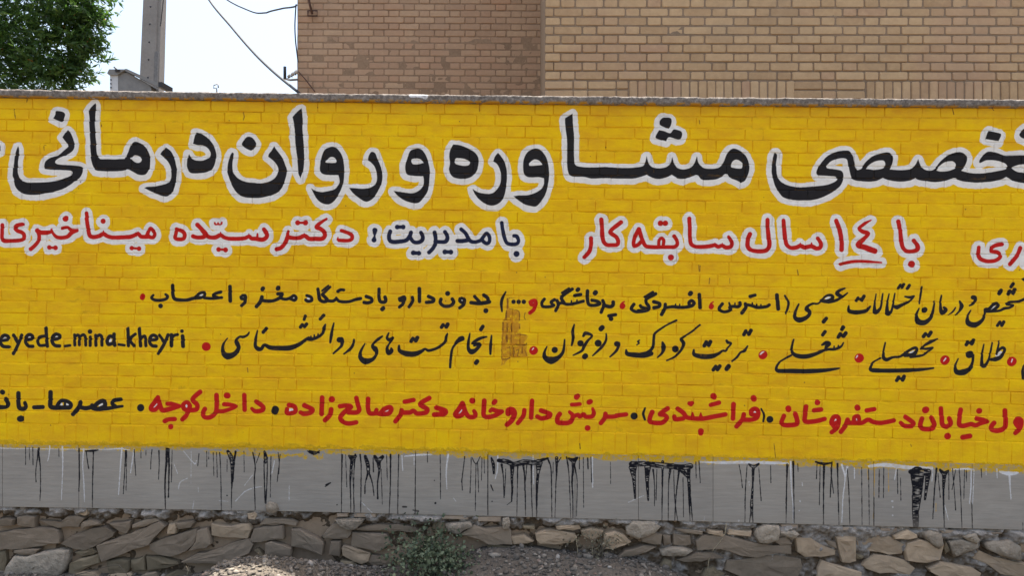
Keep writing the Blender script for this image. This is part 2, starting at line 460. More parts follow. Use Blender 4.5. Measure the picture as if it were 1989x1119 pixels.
S k 12 1190,630,10 1215,600,18 1285,625,8 1240,680,12 1200,740,18 1175,790,14 1080,840,5
O k 1160,710,32
S k 28 1206,854 1214,846
S k 12 1440,605,6 1435,680,12 1390,750,14 1290,845,5
O k 1352,708,36
S k 26 1383,552 1396,538
O k 1555,715,28 1572,712,20
S k 12 1578,725,14 1550,790,13 1480,857,5
S k 20 1655,780,7 1668,822,20 1740,835,27 1850,840,26 1925,820,24
@ 1240 540 5.594
S k 14 0,838,24 40,832,24 100,810,18 155,750,14 165,660,14 180,600,10 290,520,8 410,460,9
S k 6 10,675,5 -8,690,8 6,705,6 -20,728,4
S k 14 260,700,10 272,750,24 258,810,12 205,865,4
S k 12 665,510,9 580,580,8 490,640,8 462,665,14 488,710,18 470,770,13 400,850,11 305,898,6
O k 400,772,35
S k 14 600,780,7 605,830,18 680,852,26 790,852,24 870,820,15 910,790,10 945,790,10 968,760,8 1005,712,9 970,700,14 955,680,10
S k 19 715,735 735,695
S k 19 762,730 780,692
S k 10 722,715 775,710
S k 18 812,998 838,962
S k 18 858,995 882,958
S k 10 825,985 875,978
S k 22 958,988 978,958
S k 12 1185,740,6 1150,790,14 1105,810,10 1070,860,12 1015,905,6
S k 18 1145,615 1165,575
S k 19 1198,610 1220,570
S k 10 1150,600 1210,590
S r 44 1348,838 1353,832
@ 0 750 6.63
S k 20 -40,240 10,270,28 90,265 112,225,26 80,165,24
S k 30 35,76 40,78
S k 27 245,92 245,200 255,280 310,292 338,262,22 325,215,18
S k 40 263,422,38 275,418
S k 26 440,275 552,270
S k 27 655,80 650,200 655,265 720,280 850,275 905,270 915,225,22 850,190,22 790,190,22 750,230,20 730,270,20
S k 20 845,200,14 840,262,14
O w 787,236,19 878,240,19
S k 26 1040,210 1020,270 945,362
S k 25 1030,270 1110,285 1200,260 1190,250
S k 25 1200,285 1260,220 1320,190 1355,210 1350,260 1270,295 1220,292
O w 1297,245,17 1310,230,15
S k 22 1280,300 1400,285 1580,258,16
S k 24 1560,170 1470,185 1450,225 1490,260
S k 44 1812,282 1814,278
@ 270 750 6.63
S r 28 250,145 200,210 155,270 165,305 215,300 270,240,22
S r 30 250,150,24 270,240 300,310 380,300 520,262,24
S r 26 365,228 430,230 530,256,22
O w 200,262,22 218,245,22
S r 28 335,450 380,430 460,425
O r 412,522,34
S r 28 560,430 610,380 640,300 655,250 615,205,24 570,245 590,300 650,310 740,300 750,240 690,170 790,75
O w 608,252,20
S r 28 850,295 825,345 850,400 920,400 985,345 1000,260 1000,115
S r 26 1000,325 1100,320 1250,265,20 1180,240 1100,235
O r 1130,120,36 1145,122,36
S r 28 1358,115 1360,305
S r 28 1510,200 1600,265 1590,310 1500,325 1455,290,22
O k 1750,322,46 1758,300,46
@ 540 750 5.85
S r 24 125,215 185,230 200,280 170,305 105,308 105,260,22
O w 145,278,18 155,278,16
S r 26 300,220 390,265 370,300 290,315 255,300,22
S r 26 503,130 500,220 495,315
O r 612,150,34
S r 25 605,265 590,330 535,388
S r 25 705,230 780,222 830,235 760,290 710,350 730,400 800,425 890,412
S r 25 890,135 905,200 925,270 890,300 800,300
S r 25 1025,145 1022,240 1040,308 1100,310 1120,270,22
S r 25 1110,305 1180,320 1260,310 1290,265 1270,240 1210,260 1170,300
O w 1230,275,16 1248,270,15
S r 25 1405,275 1390,330 1335,400
S r 25 1420,302 1500,300 1540,280 1580,312 1680,300 1695,260 1615,205 1720,135
S r 24 1440,178 1540,158
S r 26 1800,245 1900,280 1890,315 1775,325
@ 860 755 5.525
S r 26 -20,225 30,248 10,272 -20,275
S r 24 210,155 175,215 135,270 150,295 200,285 235,240,22
S r 24 215,160 240,240 280,300 340,300 350,270 335,240,20
O w 175,245,16 198,235,16
O r 318,128,32
S r 24 445,130 440,220 440,290 490,305 570,285 640,245,16 580,240 530,225,22 510,240,18
S r 24 548,152 562,135
S r 26 700,270 705,230 750,225 770,270 740,340 690,385
S r 30 710,250 750,255
S r 22 875,230 865,290 805,370
S r 23 958,130 952,220 948,310
S r 24 1055,235 1150,270 1140,300 1060,320 1015,300
S r 24 1255,270 1230,310 1235,360 1300,368 1370,355 1395,290 1360,250,18
S r 22 1395,300 1450,280 1470,300 1510,275 1530,300 1600,298 1620,265 1608,215,14
S r 20 1385,172 1470,165
O r 1435,90,28 1448,78,24
S r 26 1568,145 1582,138
O r 1553,422,30
S r 23 1745,270 1740,310 1695,370
S r 22 1750,300 1830,300 1900,285 1965,275
@ 1200 755 6.63
S r 26 -20,345 60,335 110,330,18
O k 208,352,42
S k 14 350,250,8 325,320,14 348,400,10
S r 28 440,300 410,380 420,430 560,440 630,380 600,340 540,325 640,255
S r 28 770,260 840,310 890,370 1000,385 1100,385 1200,365 1380,330
S r 28 725,360 740,395 840,385
S r 12 960,350,24 960,310,8
S r 12 1065,355,24 1065,315,8
O r 920,190,25 940,195,32 955,185,25
O r 1230,95,38 1238,105,34
S r 26 1195,210 1300,180
O r 1068,548,36 1066,570,32
S r 28 1487,200 1480,385
S r 28 1620,330 1600,400 1525,485
S r 28 1620,400 1720,400 1790,370 1805,290 1760,260 1715,290 1720,330 1780,340
O w 1760,297,13
O r 1745,120,36 1750,130,36
S k 14 1845,260,8 1880,340,13 1870,425,8
O k 1955,395,42
@ 1470 755 6.63
S r 28 345,350 315,430 340,465 420,470 510,455 515,400 490,325
O r 405,255,36 408,270,34
S r 28 630,230 620,330 615,410 660,430 780,415 870,390
O r 775,178,33
S r 28 735,280 825,270
S r 28 1000,500 960,440 985,370 1030,360 1055,400 1030,500 960,560
S r 40 1000,455,30 1030,440,30
O w 1005,408,20
S r 27 1165,400 1140,470 1080,555
S r 27 1165,440 1260,440 1350,440 1430,400 1500,430 1600,440 1760,410
S r 24 1250,430 1250,370 1300,355 1315,400
O w 1280,403,18
O r 1290,240,34 1295,250,34
S r 28 1415,280 1510,265
S r 28 1910,365 2010,440 1990,480 1900,480 1850,440,24
@ 1689 755 6.63
S r 28 670,385 650,470 680,515 790,515 830,460 790,375
O r 715,275,42 725,268,38
S r 28 915,255 925,380 935,460 985,490 1040,450 1020,385
O r 1000,612,42
S r 28 1170,270 1150,380 1150,460 1200,480 1300,455 1360,470 1440,440 1520,425,18 1450,400 1370,385
S r 30 1195,625 1285,610
O r 1405,285,36
S r 28 1740,280 1745,400 1735,500 1650,540 1570,530 1570,480 1600,440
S r 26 1910,500 1870,440 1890,395 1930,390 1950,430 1930,510 1870,570
S r 30 1900,440,22 1940,450,22
O w 1912,420,16
"""

# paint runs and smears on the panels below the yellow field (same notation; y = yellow, o = orange, d = dark brown, b = worn ochre)
RUNS = """
@ 0 0 1
S y 5.2 -30,861 0,862 150,864 330,866,4.4 500,869 660,872,4.6 800,876 950,880,5.4 1100,885,4.6 1229,888 1380,891.5,4.6 1500,895.5 1620,899,6 1750,903,7 1880,907,6 2020,911,7
@ 0 840 3.014
S y 6 -20,72,4 60,76,7 140,80,6 200,90 250,90
S y 6 240,92,8 330,90,11 420,93 480,96 560,98 600,94,4
S y 5 690,98,3 760,100,6 830,102,3
S y 8 1190,108,4 1290,118,8 1390,122,9 1500,128,10 1620,138,10 1720,132,6 1800,120,4
S y 4 1790,150,3 1800,110 1880,150,2 1885,108
S w 4 -10,92 50,94,2 600,100,2 700,96,5 760,104,2
S k 1.5 150,82 151,188
S k 1.2 172,88 174,162
S k 1.6 193,88 194,190
S k 3 228,95,6 220,150 210,230,2 212,290,2
S k 2 225,110,6 236,200,2.4 238,330 234,400,1.5
S k 1.4 345,95 346,142
S k 3 463,95 465,250 462,345,2
S k 2.4 547,115,3 542,300 541,440,2
S k 2.4 505,115 512,170 519,212
S k 5 500,110,3 540,108,7 575,104,3
S k 2 738,110,6 733,180,3 722,360,1.5
S k 1.8 742,120 738,340,1.4
S k 1.8 785,100 790,180 795,252
S k 1.2 825,105 825,150
S k 1.2 855,105 854,135
S k 1.6 890,100 884,160 882,215
S k 1.8 930,108,4 932,180 928,275,1.4
S k 4 978,98,8 974,180,6 965,300,3 968,450,2.4
S k 3 986,100,7 990,200,4 986,380,3
S k 1.6 1008,105 1003,290
S k 1.6 1165,125 1158,196
S k 1.3 1210,112 1211,200
S k 1.1 1222,112 1222,156
S k 1.2 1248,118 1252,255
S k 1.2 1268,118 1272,262
S k 1.8 1286,118,3 1292,230 1296,455
S k 6 1335,112,9 1350,140,13 1358,200,8 1358,300,5 1356,340,2 1354,455,1.4
S k 3 1380,112,5 1368,190,6 1364,290,3
S k 1.3 1330,160 1329,230
S k 1.3 1428,112 1430,232
S k 2 1480,118,3 1494,200,3 1488,280 1495,455,1.3
S k 1.8 1520,122 1500,180
S k 8 1548,112,5 1556,150,12 1555,180,5
S k 2.6 1545,170 1547,260 1552,412,3
S k 2.6 1565,170 1562,300 1556,415,3
S k 1.8 1586,140 1582,380,1
S k 1.5 1628,118 1634,180 1632,242
S k 1.4 1640,130 1622,290
S k 4 1800,110,3 1835,125,7 1870,110,3
S w 2.4 292,80,4 288,130 280,168,1.5
S w 2.6 366,84,5 368,200 360,395,2
S w 2.4 490,98,4 484,190 490,280 495,408,1.6
S w 3 714,90,5 705,200 694,365,2.2
S w 2.6 784,98,4 776,160 764,236
S w .8 1120,110 1118,300
S w 2 1606,168 1592,240
S w 1 1693,308 1692,402
S w 2 1380,402 1430,350 1475,328 1530,318,.8
S w 1 1432,310 1480,248
S w 1.4 1045,332 1055,292 1098,268,.8
S w 1.3 1136,402 1128,450
S w 1 1280,400 1335,405
S w 2 1075,110,1.5 1140,185,2 1150,165,1
S w 1 1160,318 1162,348
S w 1.5 1018,180,1 1024,200,2 1040,240,1
S k 3 1905,308,1.5 1925,300,4 1935,296,1.5
O k 1972,425,3 1330,370,4
@ 600 840 3.014
S y 6 40,104,3 100,110,7 200,118,5 330,122,8 420,122,5 560,118,8 690,120,5 740,124,2
S y 9 835,130,4 900,136,8 980,134,9 1040,142,8
S w 5 560,140,3 640,132,6 720,130,3
S k 5 5,112,8 60,120,3
S k 1.6 195,130,4 193,250 190,470,1.4
S k 1.1 215,130 222,320
S k 8 235,138,5 255,150,16 275,140,6
S k 3 252,160,10 247,220,7 242,290,4 245,400,2 245,510,1.3
S k 2 272,130,5 264,230 262,465,1.4
S k 1.2 255,220 268,465
S k 2 300,130,4 306,200 303,470
S k 8 330,140,8 345,190,12 348,235,8
S k 2.2 345,240,5 330,300 328,358,3
S k 2.4 352,235,5 372,300 381,370,2
S k 10 385,140,8 405,165,14 432,142,9
S k 3 408,170,14 412,220,6 402,300 403,388,4
S k 2 376,150 378,230,3
S k 1.1 423,215 430,420
S k 1.2 455,130 459,280
S k 2.6 478,130,5 477,300 470,475,2
S k 2.4 526,130 522,300 520,475
S k 1.2 625,120 620,470
S k 1.3 693,118 694,175
S k 1.5 768,130 770,260 770,392
S k 2 912,142 900,240 894,290,3
S k 2.6 895,290 898,338,1.4
S k 1.4 950,148 948,230 943,355
S k 2 955,148 978,185 1002,142
S k 1.4 978,185 976,300 974,460
S k 1.4 988,182 993,350
S k 1.2 1013,148 1010,280
S k 1.2 1025,145 1028,240
S k 1.3 1047,130 1046,485
S k 7 1068,150,5 1080,190,9 1082,240,6
S k 3 1065,310 1078,342
S k 14 1110,165,10 1160,172,14 1200,188,14 1260,175,16 1330,178,14 1370,160,8 1400,152,5
S k 2 1128,190,6 1138,260 1142,382
S k 1.6 1152,215 1145,370
S k 4 1190,200,14 1188,260,7 1190,340,5 1186,405,3
S k 1.3 1186,405 1160,425
S k 1.6 1222,195,4 1220,300 1217,490
S k 2.4 1255,195,6 1262,260 1266,360,3 1268,490,1.4
S k 1.8 1275,195 1262,340
S k 2 1303,185,5 1302,300 1308,495
S k 4 1345,180,22 1342,230,9 1336,300,7 1333,380,5 1333,500,2
S k 2.4 1395,150,5 1415,200,3 1420,300 1422,500,1.6
S k 4 1450,150,9 1450,240,4 1446,300,2 1440,500,1.6
S k 2.4 1475,148 1455,180
S k 1.2 1430,175 1428,240
S k 2.6 1508,145,4 1520,220 1527,350,1.6 1532,500,1.4
S k 7 1520,152,5 1548,165,14 1570,150,6
S k 3 1550,170,13 1546,220,6 1540,290,4 1545,400,2.4 1545,505,2.2
S k 1.8 1555,195,4 1570,280 1566,490,1.4
S k 1.3 1583,145 1583,215
S k 1.3 1606,148 1608,440
S k 4 1632,150,3 1634,215,3
S k 1.6 1650,145 1655,292
S k .9 1765,175 1766,302
S w 1.8 545,138,3 549,222
S w 1.3 615,140,3 616,190
S w 2.8 815,132,6 804,230 808,332,2
S w 2.4 1105,138,4 1103,220 1090,272,2
S w 2 1312,138,3 1313,240 1316,302
S w 2.4 1660,145,4 1660,230 1661,322
S w 1.3 310,410 370,470
S w .9 845,385 862,405
S w .9 1870,410 1960,370
S k 4 95,318,2 110,305,5 125,296,2
S k 5 550,436,4 570,436,4
S k 5 610,455,3 640,462,5
O k 735,282,3 740,415,5 1072,405,3 165,424,3
@ 1229 840 2.617
S w 6 340,150,3 450,154,7 560,152,7 700,155,8 790,158,4
S w 8 1200,172,6 1280,165,10 1400,178,9 1520,182,7
S w 5 1620,188,3 1700,186,6 1730,190,3
S w 9 1865,200,5 1910,210,11 1955,205,5
S y 7 -10,134,3 110,145,6 160,148,7 270,142,5 420,150,6 520,142,3
S y 6 640,142,3 790,150,7 880,160,6 930,148,4
S y 10 1070,158,6 1130,172,11 1220,172,8 1330,168,8 1400,176,6
S y 9 1480,172,5 1560,180,12 1700,178,9 1780,182,9 1880,188,8 1995,198,8
S k 12 -5,162,14 60,160,12 120,165,14 190,172,14 250,178,14 292,172,14
S k 5 0,180,20 5,230,9 12,335,4
S k 4 75,180,16 73,240,9 78,345,4
S k 1.4 103,190,4 110,260 110,375
S k 1.4 122,190 118,345
S k 1.8 152,150,7 150,250,3 148,450,1.4
S k 1.6 190,190,6 182,260 180,450
S k 1.5 208,195 212,330 228,450
S k 1.8 235,195,5 220,320 213,450
S k 3 245,190,12 282,232,7 292,320,3 303,450,2
S k 1.2 255,230 258,430
S k 3 284,190,10 284,260,6 291,450,1.4
S k 1.3 320,150 322,232
S k 1.4 336,145 343,256
S k 1.3 540,165 550,220 557,282
S k 1.5 581,165 572,300 570,460
S k 6 590,162,4 614,175,9 640,160,4
S k 3 612,180,8 610,260,4 606,330,6 604,380,8 608,420,3 611,460,2
S k 2 604,385,5 592,460,1.5
S k 1.4 640,180 646,260 652,348
S k 1.2 700,168 702,256
S k 2 785,165,6 782,260 780,350,3 779,460,1.5
S k 2 815,150,5 818,300 820,460
S k 1.3 838,160 840,200
S k 5 930,150,4 968,160,7 1010,155,3
S k 1.2 936,160 933,235
S k 1.4 952,160 948,370
S k 2 972,160,6 969,300,2.4 969,470
S k 1.5 1012,150,3 1003,330
S k 1.3 1005,180 1020,310
S k 1.6 1040,160,4 1043,300 1048,470
S k 1.5 1090,185 1098,300 1103,470
S k 1.2 1163,180 1165,470
S k 1.1 1198,185 1202,470
S k 1.2 1226,330 1225,490
S k 1.4 1252,190 1250,332
S k 1.4 1275,180 1273,332
S k 1.3 1344,190 1346,312
S k 1.2 1360,230 1362,345
S k 14 1410,200,10 1450,205,22 1500,200,14
S k 14 1446,210,36 1446,280,26 1440,350,22 1436,410,16 1438,475,14
S k 6 1500,205,14 1492,280,8 1484,340,5
S k 2.2 1543,185,5 1532,300 1524,440,1.2
S k 6 1560,190,5 1582,210,12 1600,195,4
S k 2.4 1582,210,12 1578,300,4 1583,500,1.6
S k 1.3 1550,210 1562,330
S k 1.3 1605,190 1606,342
S k 1.4 1624,185 1632,280 1640,395
S k 1.3 1640,190 1622,290
S k 1.5 1658,185 1665,300 1672,485
S k 1.3 1685,190 1682,340
S k 1.2 1694,190 1695,250
S k 1.3 1722,360 1725,490
S k .9 1770,185 1772,230
S k .9 1981,460 1982,495
S w 2.2 802,150,5 806,280 815,380 815,460,1.8
S w 2.6 1062,165,6 1078,230 1068,330 1062,458,2
S w 2.4 1090,175,5 1078,235
S w 2 1126,180 1126,236
S w 2 1340,175 1330,240
S w 1.8 1585,370 1603,445
S w 3 1720,190,4 1718,280 1710,362,2
S w 1.6 1734,190 1726,362
S w 1.6 1795,185 1795,216
S w 1.8 1850,185 1851,232
S w 2.6 1914,210,6 1916,270 1922,342,2
S w 1.6 1525,188 1520,250
S w 1.4 590,250 592,268
S w 1.4 860,255 862,272
O w 850,350,3 845,398,2 1318,350,4 1320,380,3 1320,422,3 538,450,4
S w 1 365,428 362,445
S o 1.5 1228,185 1226,330,1 1222,440,1
S o 1.4 1298,185 1300,300
S o 1.2 1190,180 1196,240
S o 1 1150,180 1150,215
S o 2 1540,360,1 1540,400,2
@ 940 550 6.583
P b 250,480* 330,490 430,500 470,520* 455,580 420,640* 540,660 560,690 520,760 550,800 540,860 560,930 480,945 330,960 260,1040* 220,1050* 222,900 220,700 235,560
P b 275,200* 320,190 325,330 420,345 450,370 455,480 430,500 250,480 285,400
S d 13 288,355,8 285,410,14 283,465,10
S d 10 300,200,9 305,260 300,320,8
S d 5 320,190 400,192,3
S d 5 330,328 420,345 450,365
S d 7 450,370,5 455,400,9 455,470,6
S d 5 460,520 455,580,8
S d 5 525,380 515,440 535,470,3
S d 6 240,500,5 240,600,8
S d 8 295,515,5 298,560,12 295,625,6
S d 8 350,520,5 352,580,11 355,630,5
S d 8 292,665,10 290,700,16 295,750,7
S d 6 348,660 346,720,8 350,770,4
S d 5 395,665,4 440,655,6 540,665,5
S d 5 405,780 460,795 530,790,9 545,770,9
S d 8 300,830,4 330,820,7 335,930,5
S d 8 380,820,7 382,900,10 375,935,5
S d 5 415,860 445,850 430,930 460,940
S d 9 490,820,8 488,890,10
S d 4 520,850 550,930
S d 5 225,975 300,970,8 330,955
S d 4 250,500 245,640 230,780 225,960
S d 4 222,790 262,770
@ 0 0 1
S d 1.0 28,212 30,226 31,230
S w 4 800,188,4 815,186,6 828,190,5
S d .9 197,238 198,246
S d 1 53,198 54,193,1.4
O d 157,353,1.2
S d .9 90,282 86,283 86,292
S d 1 473,218 475,226 473,233
S d .9 931,200 931,216
S d 1 1358,234 1359,240
S d .9 1847,204 1852,222
S d .9 1924,208 1929,214
S d .9 1357,515 1358,527
S d .9 1360,516 1359,527
S d 1 1548,524 1550,534
S d .8 1378,540 1377,551
S d .8 1417,540 1417,550

S d .9 1503,862 1506,889
S d .9 1126,862 1127,872
S d .9 481,715 482,723
S d .9 1768,863 1769,867
S y 3 42,990,4 43,995,3
S w .9 75,985 73,1010
S w .9 86,990 83,1003
S w .9 98,988 96,1003
S w .9 257,995 255,1012
"""
# ---------------------------------------------------------------- outlines of the plinth stones (sketch frames as above)
# kind: s slate, g grey, t tan, p pale rough limestone, c thin fired brick;  then outline
STONES = """
@ 0 979 4.9725
s -40,150 60,140 125,160 120,215 20,225 -40,225
s 145,130 250,120 335,130 320,235 230,228 145,210
s -60,290 120,262 300,240 500,245 545,265 570,345 560,390 300,425 100,455 -60,440
s 350,175 480,180 560,190 640,130 740,125 810,150 765,200 755,240 640,235 540,248
t 755,60 840,58 838,110 800,125 755,110
s 790,185 860,160 950,175 960,200 860,225 780,250 775,215
s 570,400 680,320 860,250 1000,235 1100,290 1080,330 960,390 810,460 690,440
s 1040,190 1150,190 1260,165 1250,240 1215,290 1160,280
s 930,410 1100,345 1400,230 1540,170 1600,225 1480,340 1440,400 1290,440 1180,490 980,560 950,520
s 1270,210 1400,150 1500,145 1540,165 1400,225 1265,248
t 1625,205 1680,195 1700,235 1690,300 1605,305 1605,250
s 1430,400 1560,345 1780,280 1890,250 1910,300 1870,390 1800,470 1640,525 1520,500 1430,450
s 1700,195 1850,170 1865,190 1845,240 1710,250 1700,220
s 1905,260 1999,240 2030,330 2040,390 1989,430 1900,445 1810,465 1880,380
s 120,455 300,440 380,445 330,490 200,500 120,480
p 25,700 60,600 130,510 250,510 400,470 560,445 660,455 655,560 620,650 560,720 300,740 60,740
g 640,590 760,540 940,500 945,590 800,650 700,700 640,690
g 1010,560 1150,540 1230,560 1240,640 1200,720 1050,720 1020,640
g 1235,560 1380,520 1385,660 1280,670 1240,640
g 1390,520 1550,520 1700,570 1720,600 1600,640 1400,660
s 1740,570 1900,490 2050,460 2300,370 2400,350 2440,400 2400,490 2280,540 2240,590 2000,580 1830,580
g -60,480 20,470 30,560 20,700 -60,720
g 690,480 780,460 880,440 920,480 880,500 760,530
@ 400 979 4.9725
t 35,205 120,215 240,218 340,200 420,195 430,260 400,345 280,340 130,335 30,320
s 445,260 560,230 740,220 742,350 620,360 440,388 415,370
s 570,385 620,370 830,440 815,510 650,520 560,500
s 815,250 900,250 1000,300 1130,380 1135,410 1115,510 1030,480 930,440 815,420
s 1110,325 1220,200 1290,195 1400,265 1405,300 1370,340 1250,350 1130,340
s 1195,370 1300,370 1295,520 1180,500
t 1300,440 1320,415 1420,430 1590,490 1570,570 1500,600 1430,570 1310,500
s 1400,285 1600,290 1740,300 1780,400 1660,480 1540,450 1395,420
s 500,215 560,150 640,155 830,160 875,190 860,220 740,200 650,215 540,205
g 450,460 490,440 520,470 570,550 530,555 470,490
s 1440,250 1600,210 1920,210 1990,230 2100,280 1980,290 1700,265 1450,265
t 390,95 480,85 500,110 470,160 410,150
s 1590,510 1700,520 1800,560 1790,610 1600,610 1560,580
p 1250,150 1420,140 1540,150 1460,230 1400,255 1300,210
g 1290,560 1420,570 1450,600 1320,650 1280,600
c 1255,98 1370,92 1372,130 1260,130
c 1425,95 1640,98 1640,135 1425,132
p 580,10 620,-20 690,0 710,60 650,95 590,80
g 640,620 740,600 800,650 780,700 660,720
@ 800 979 4.9725
c 285,118 545,120 545,155 285,150
c 632,125 865,128 862,180 632,175
p 880,140 940,125 950,180 935,240 880,240 875,190
s 450,300 600,210 700,250 900,230 960,260 970,400 740,400 640,350
t 950,330 1080,300 1185,370 1120,395 980,405
t 1195,290 1260,260 1350,255 1570,285 1600,330 1560,370 1380,400 1230,390 1195,350
g 1060,215 1190,215 1195,250 1070,250
p 320,190 560,175 590,215 500,250 440,300 330,260
t 1380,215 1620,205 1640,240 1560,265 1390,245
t 1630,260 1740,230 1850,260 1830,310 1750,360 1640,310
g 200,190 310,190 340,270 260,290 190,250
g 740,400 900,420 1100,420 1150,470 1000,520 800,520 720,450
@ 1190 979 4.9725
p 120,205 200,165 400,165 465,220 420,280 330,320 240,340 140,290
s 270,340 400,280 480,300 475,395 400,395 280,370
s 580,300 760,310 770,405 700,415 590,405
p 455,450 560,425 680,430 775,460 700,500 560,510 470,505
s 55,520 120,450 300,410 430,425 330,470 200,505
s 800,370 860,310 1040,300 1370,375 1560,410 1730,400 1740,490 1620,480 1400,520 1240,500 1040,440 880,440 820,450
s 610,545 820,480 960,470 1080,525 950,540 860,570 700,570
t 920,250 1070,270 1080,320 960,300 915,290
t 1115,250 1350,265 1345,325 1200,310 1110,295
p 1385,240 1460,200 1600,210 1615,280 1590,340 1500,385 1400,370 1370,300
c 1625,205 1800,200 1800,245 1625,245
s 1100,560 1380,530 1560,500 1830,545 1840,620 1800,740 1300,740 1080,650
p 1620,255 1760,255 1800,290 1720,340 1620,290
t -90,300 30,265 110,300 180,370 130,400 0,440 -90,430
g 500,540 580,555 580,640 500,680 440,640
g 900,640 980,620 1100,690 1000,740 850,740
s 480,300 560,310 570,400 490,410
s 610,250 760,250 880,270 870,295 700,290
s 1540,350 1680,320 1740,390 1620,405
@ 1589 979 4.9725
t -210,340 -60,335 0,385 180,460 180,500 60,520 -120,525 -200,480
t 180,330 370,315 372,560 310,580 240,575 200,460
t 385,370 550,300 700,320 855,400 840,490 700,500 480,465 390,430
t 730,320 860,255 950,300 960,330 880,345 740,340
p 1005,280 1080,255 1190,290 1195,400 1160,440 1100,400 1010,320
t 865,380 980,355 1060,370 1160,445 1215,400 1190,540 1050,575 860,560 845,460
p 1260,370 1380,340 1550,380 1552,430 1420,480 1310,515 1290,440
p 1600,370 1850,350 1950,400 1960,550 1800,510 1620,440
t 430,600 560,505 700,520 850,560 950,640 900,700 600,680 480,640
t 1070,630 1180,575 1300,590 1500,620 1580,670 1560,740 1200,720 1080,670
t 10,640 40,560 240,610 440,670 440,730 0,730
t 1500,530 1560,460 1700,520 1900,560 2080,600 2080,740 1760,680 1640,600
c 210,228 525,235 525,260 210,258
c 600,240 775,240 775,272 600,265
c 1175,250 1350,262 1350,290 1200,290
c 1560,282 1790,280 1790,292 1560,292
c 1900,290 2060,290 2060,302 1900,300
s 80,350 180,380 190,450 90,400
p 1380,310 1520,280 1550,340 1520,380 1420,340
t 1960,370 2080,380 2080,500 1970,480
g 380,500 460,510 450,550 390,550
g 1240,360 1270,420 1290,470 1240,490 1220,440
"""

COL = {'k': (.012, .0125, .016), 'n': (.008, .014, .045), 'r': (.52, .008, .007), 'w': (.80, .765, .70)}
def _tok(t):
    s = t.endswith('*'); return [float(q) for q in t.rstrip('*').split(',')], s
def parse_text(txt):
    """-> list of (group, kind, colour, points, radii/flags) in photograph pixels"""
    out = []; g = 0; ox = oy = 0.; sc = 1.
    for ln in txt.strip().splitlines():
        p = ln.split()
        if not p: continue
        if p[0] == 'G': g = int(p[1]); continue
        if p[0] == '@': ox, oy, sc = map(float, p[1:4]); continue
        if p[0] == 'S':
            r0 = float(p[2]); pts = []; rr = []
            for t in p[3:]:
                q, _ = _tok(t); pts.append((ox+q[0]/sc, oy+q[1]/sc)); rr.append((q[2] if len(q) > 2 else r0)/sc)
            out.append((g, 'S', p[1], np.array(pts), np.array(rr)))
        elif p[0] == 'O':
            cc = 'u' if (p[1] == 'w' and g == 0 and sc > 5) else p[1]      # counters: white laid under the strokes
            for t in p[2:]:
                q, _ = _tok(t); out.append((g, 'S', cc, np.array([(ox+q[0]/sc, oy+q[1]/sc)]), np.array([q[2]/sc])))
        else:
            pts = []; fl = []
            for t in p[2:]:
                q, s = _tok(t); pts.append((ox+q[0]/sc, oy+q[1]/sc)); fl.append(s)
            out.append((g, p[0], p[1], np.array(pts), np.array(fl)))
    return out
def smooth_closed(P, sharp, n=4):
    m = len(P); T = np.zeros_like(P)
    for i in range(m):
        T[i] = (P[(i+1) % m]-P[i-1])*.5
    res = []
    for i in range(m):
        j = (i+1) % m; L = np.hypot(*(P[j]-P[i]))
        def tan(k):
            if sharp[k]: return (P[j]-P[i])*.6
            t = T[k]; l = np.hypot(*t)+1e-9
            return t*min(1., L/l)
        a, b = tan(i), tan(j)
        for s in range(n):
            t = s/n
            res.append((2*t**3-3*t*t+1)*P[i]+(t**3-2*t*t+t)*a+(-2*t**3+3*t*t)*P[j]+(t**3-t*t)*b)
    return np.array(res)
def smooth_open(P, R, n=5):
    if len(P) < 3: return P, R
    Q = []; S = []; m = len(P)
    for i in range(m-1):
        p0 = P[max(i-1, 0)]; p1 = P[i]; p2 = P[i+1]; p3 = P[min(i+2, m-1)]
        L = np.hypot(*(p2-p1))
        a = (p2-p0)*.5; b = (p3-p1)*.5
        a = a*min(1., L/(np.hypot(*a)+1e-9)); b = b*min(1., L/(np.hypot(*b)+1e-9))
        for s in range(n):
            t = s/n
            Q.append((2*t**3-3*t*t+1)*p1+(t**3-2*t*t+t)*a+(-2*t**3+3*t*t)*p2+(t**3-t*t)*b); S.append(R[i]*(1-t)+R[i+1]*t)
    Q.append(P[-1]); S.append(R[-1])
    return np.array(Q), np.array(S)
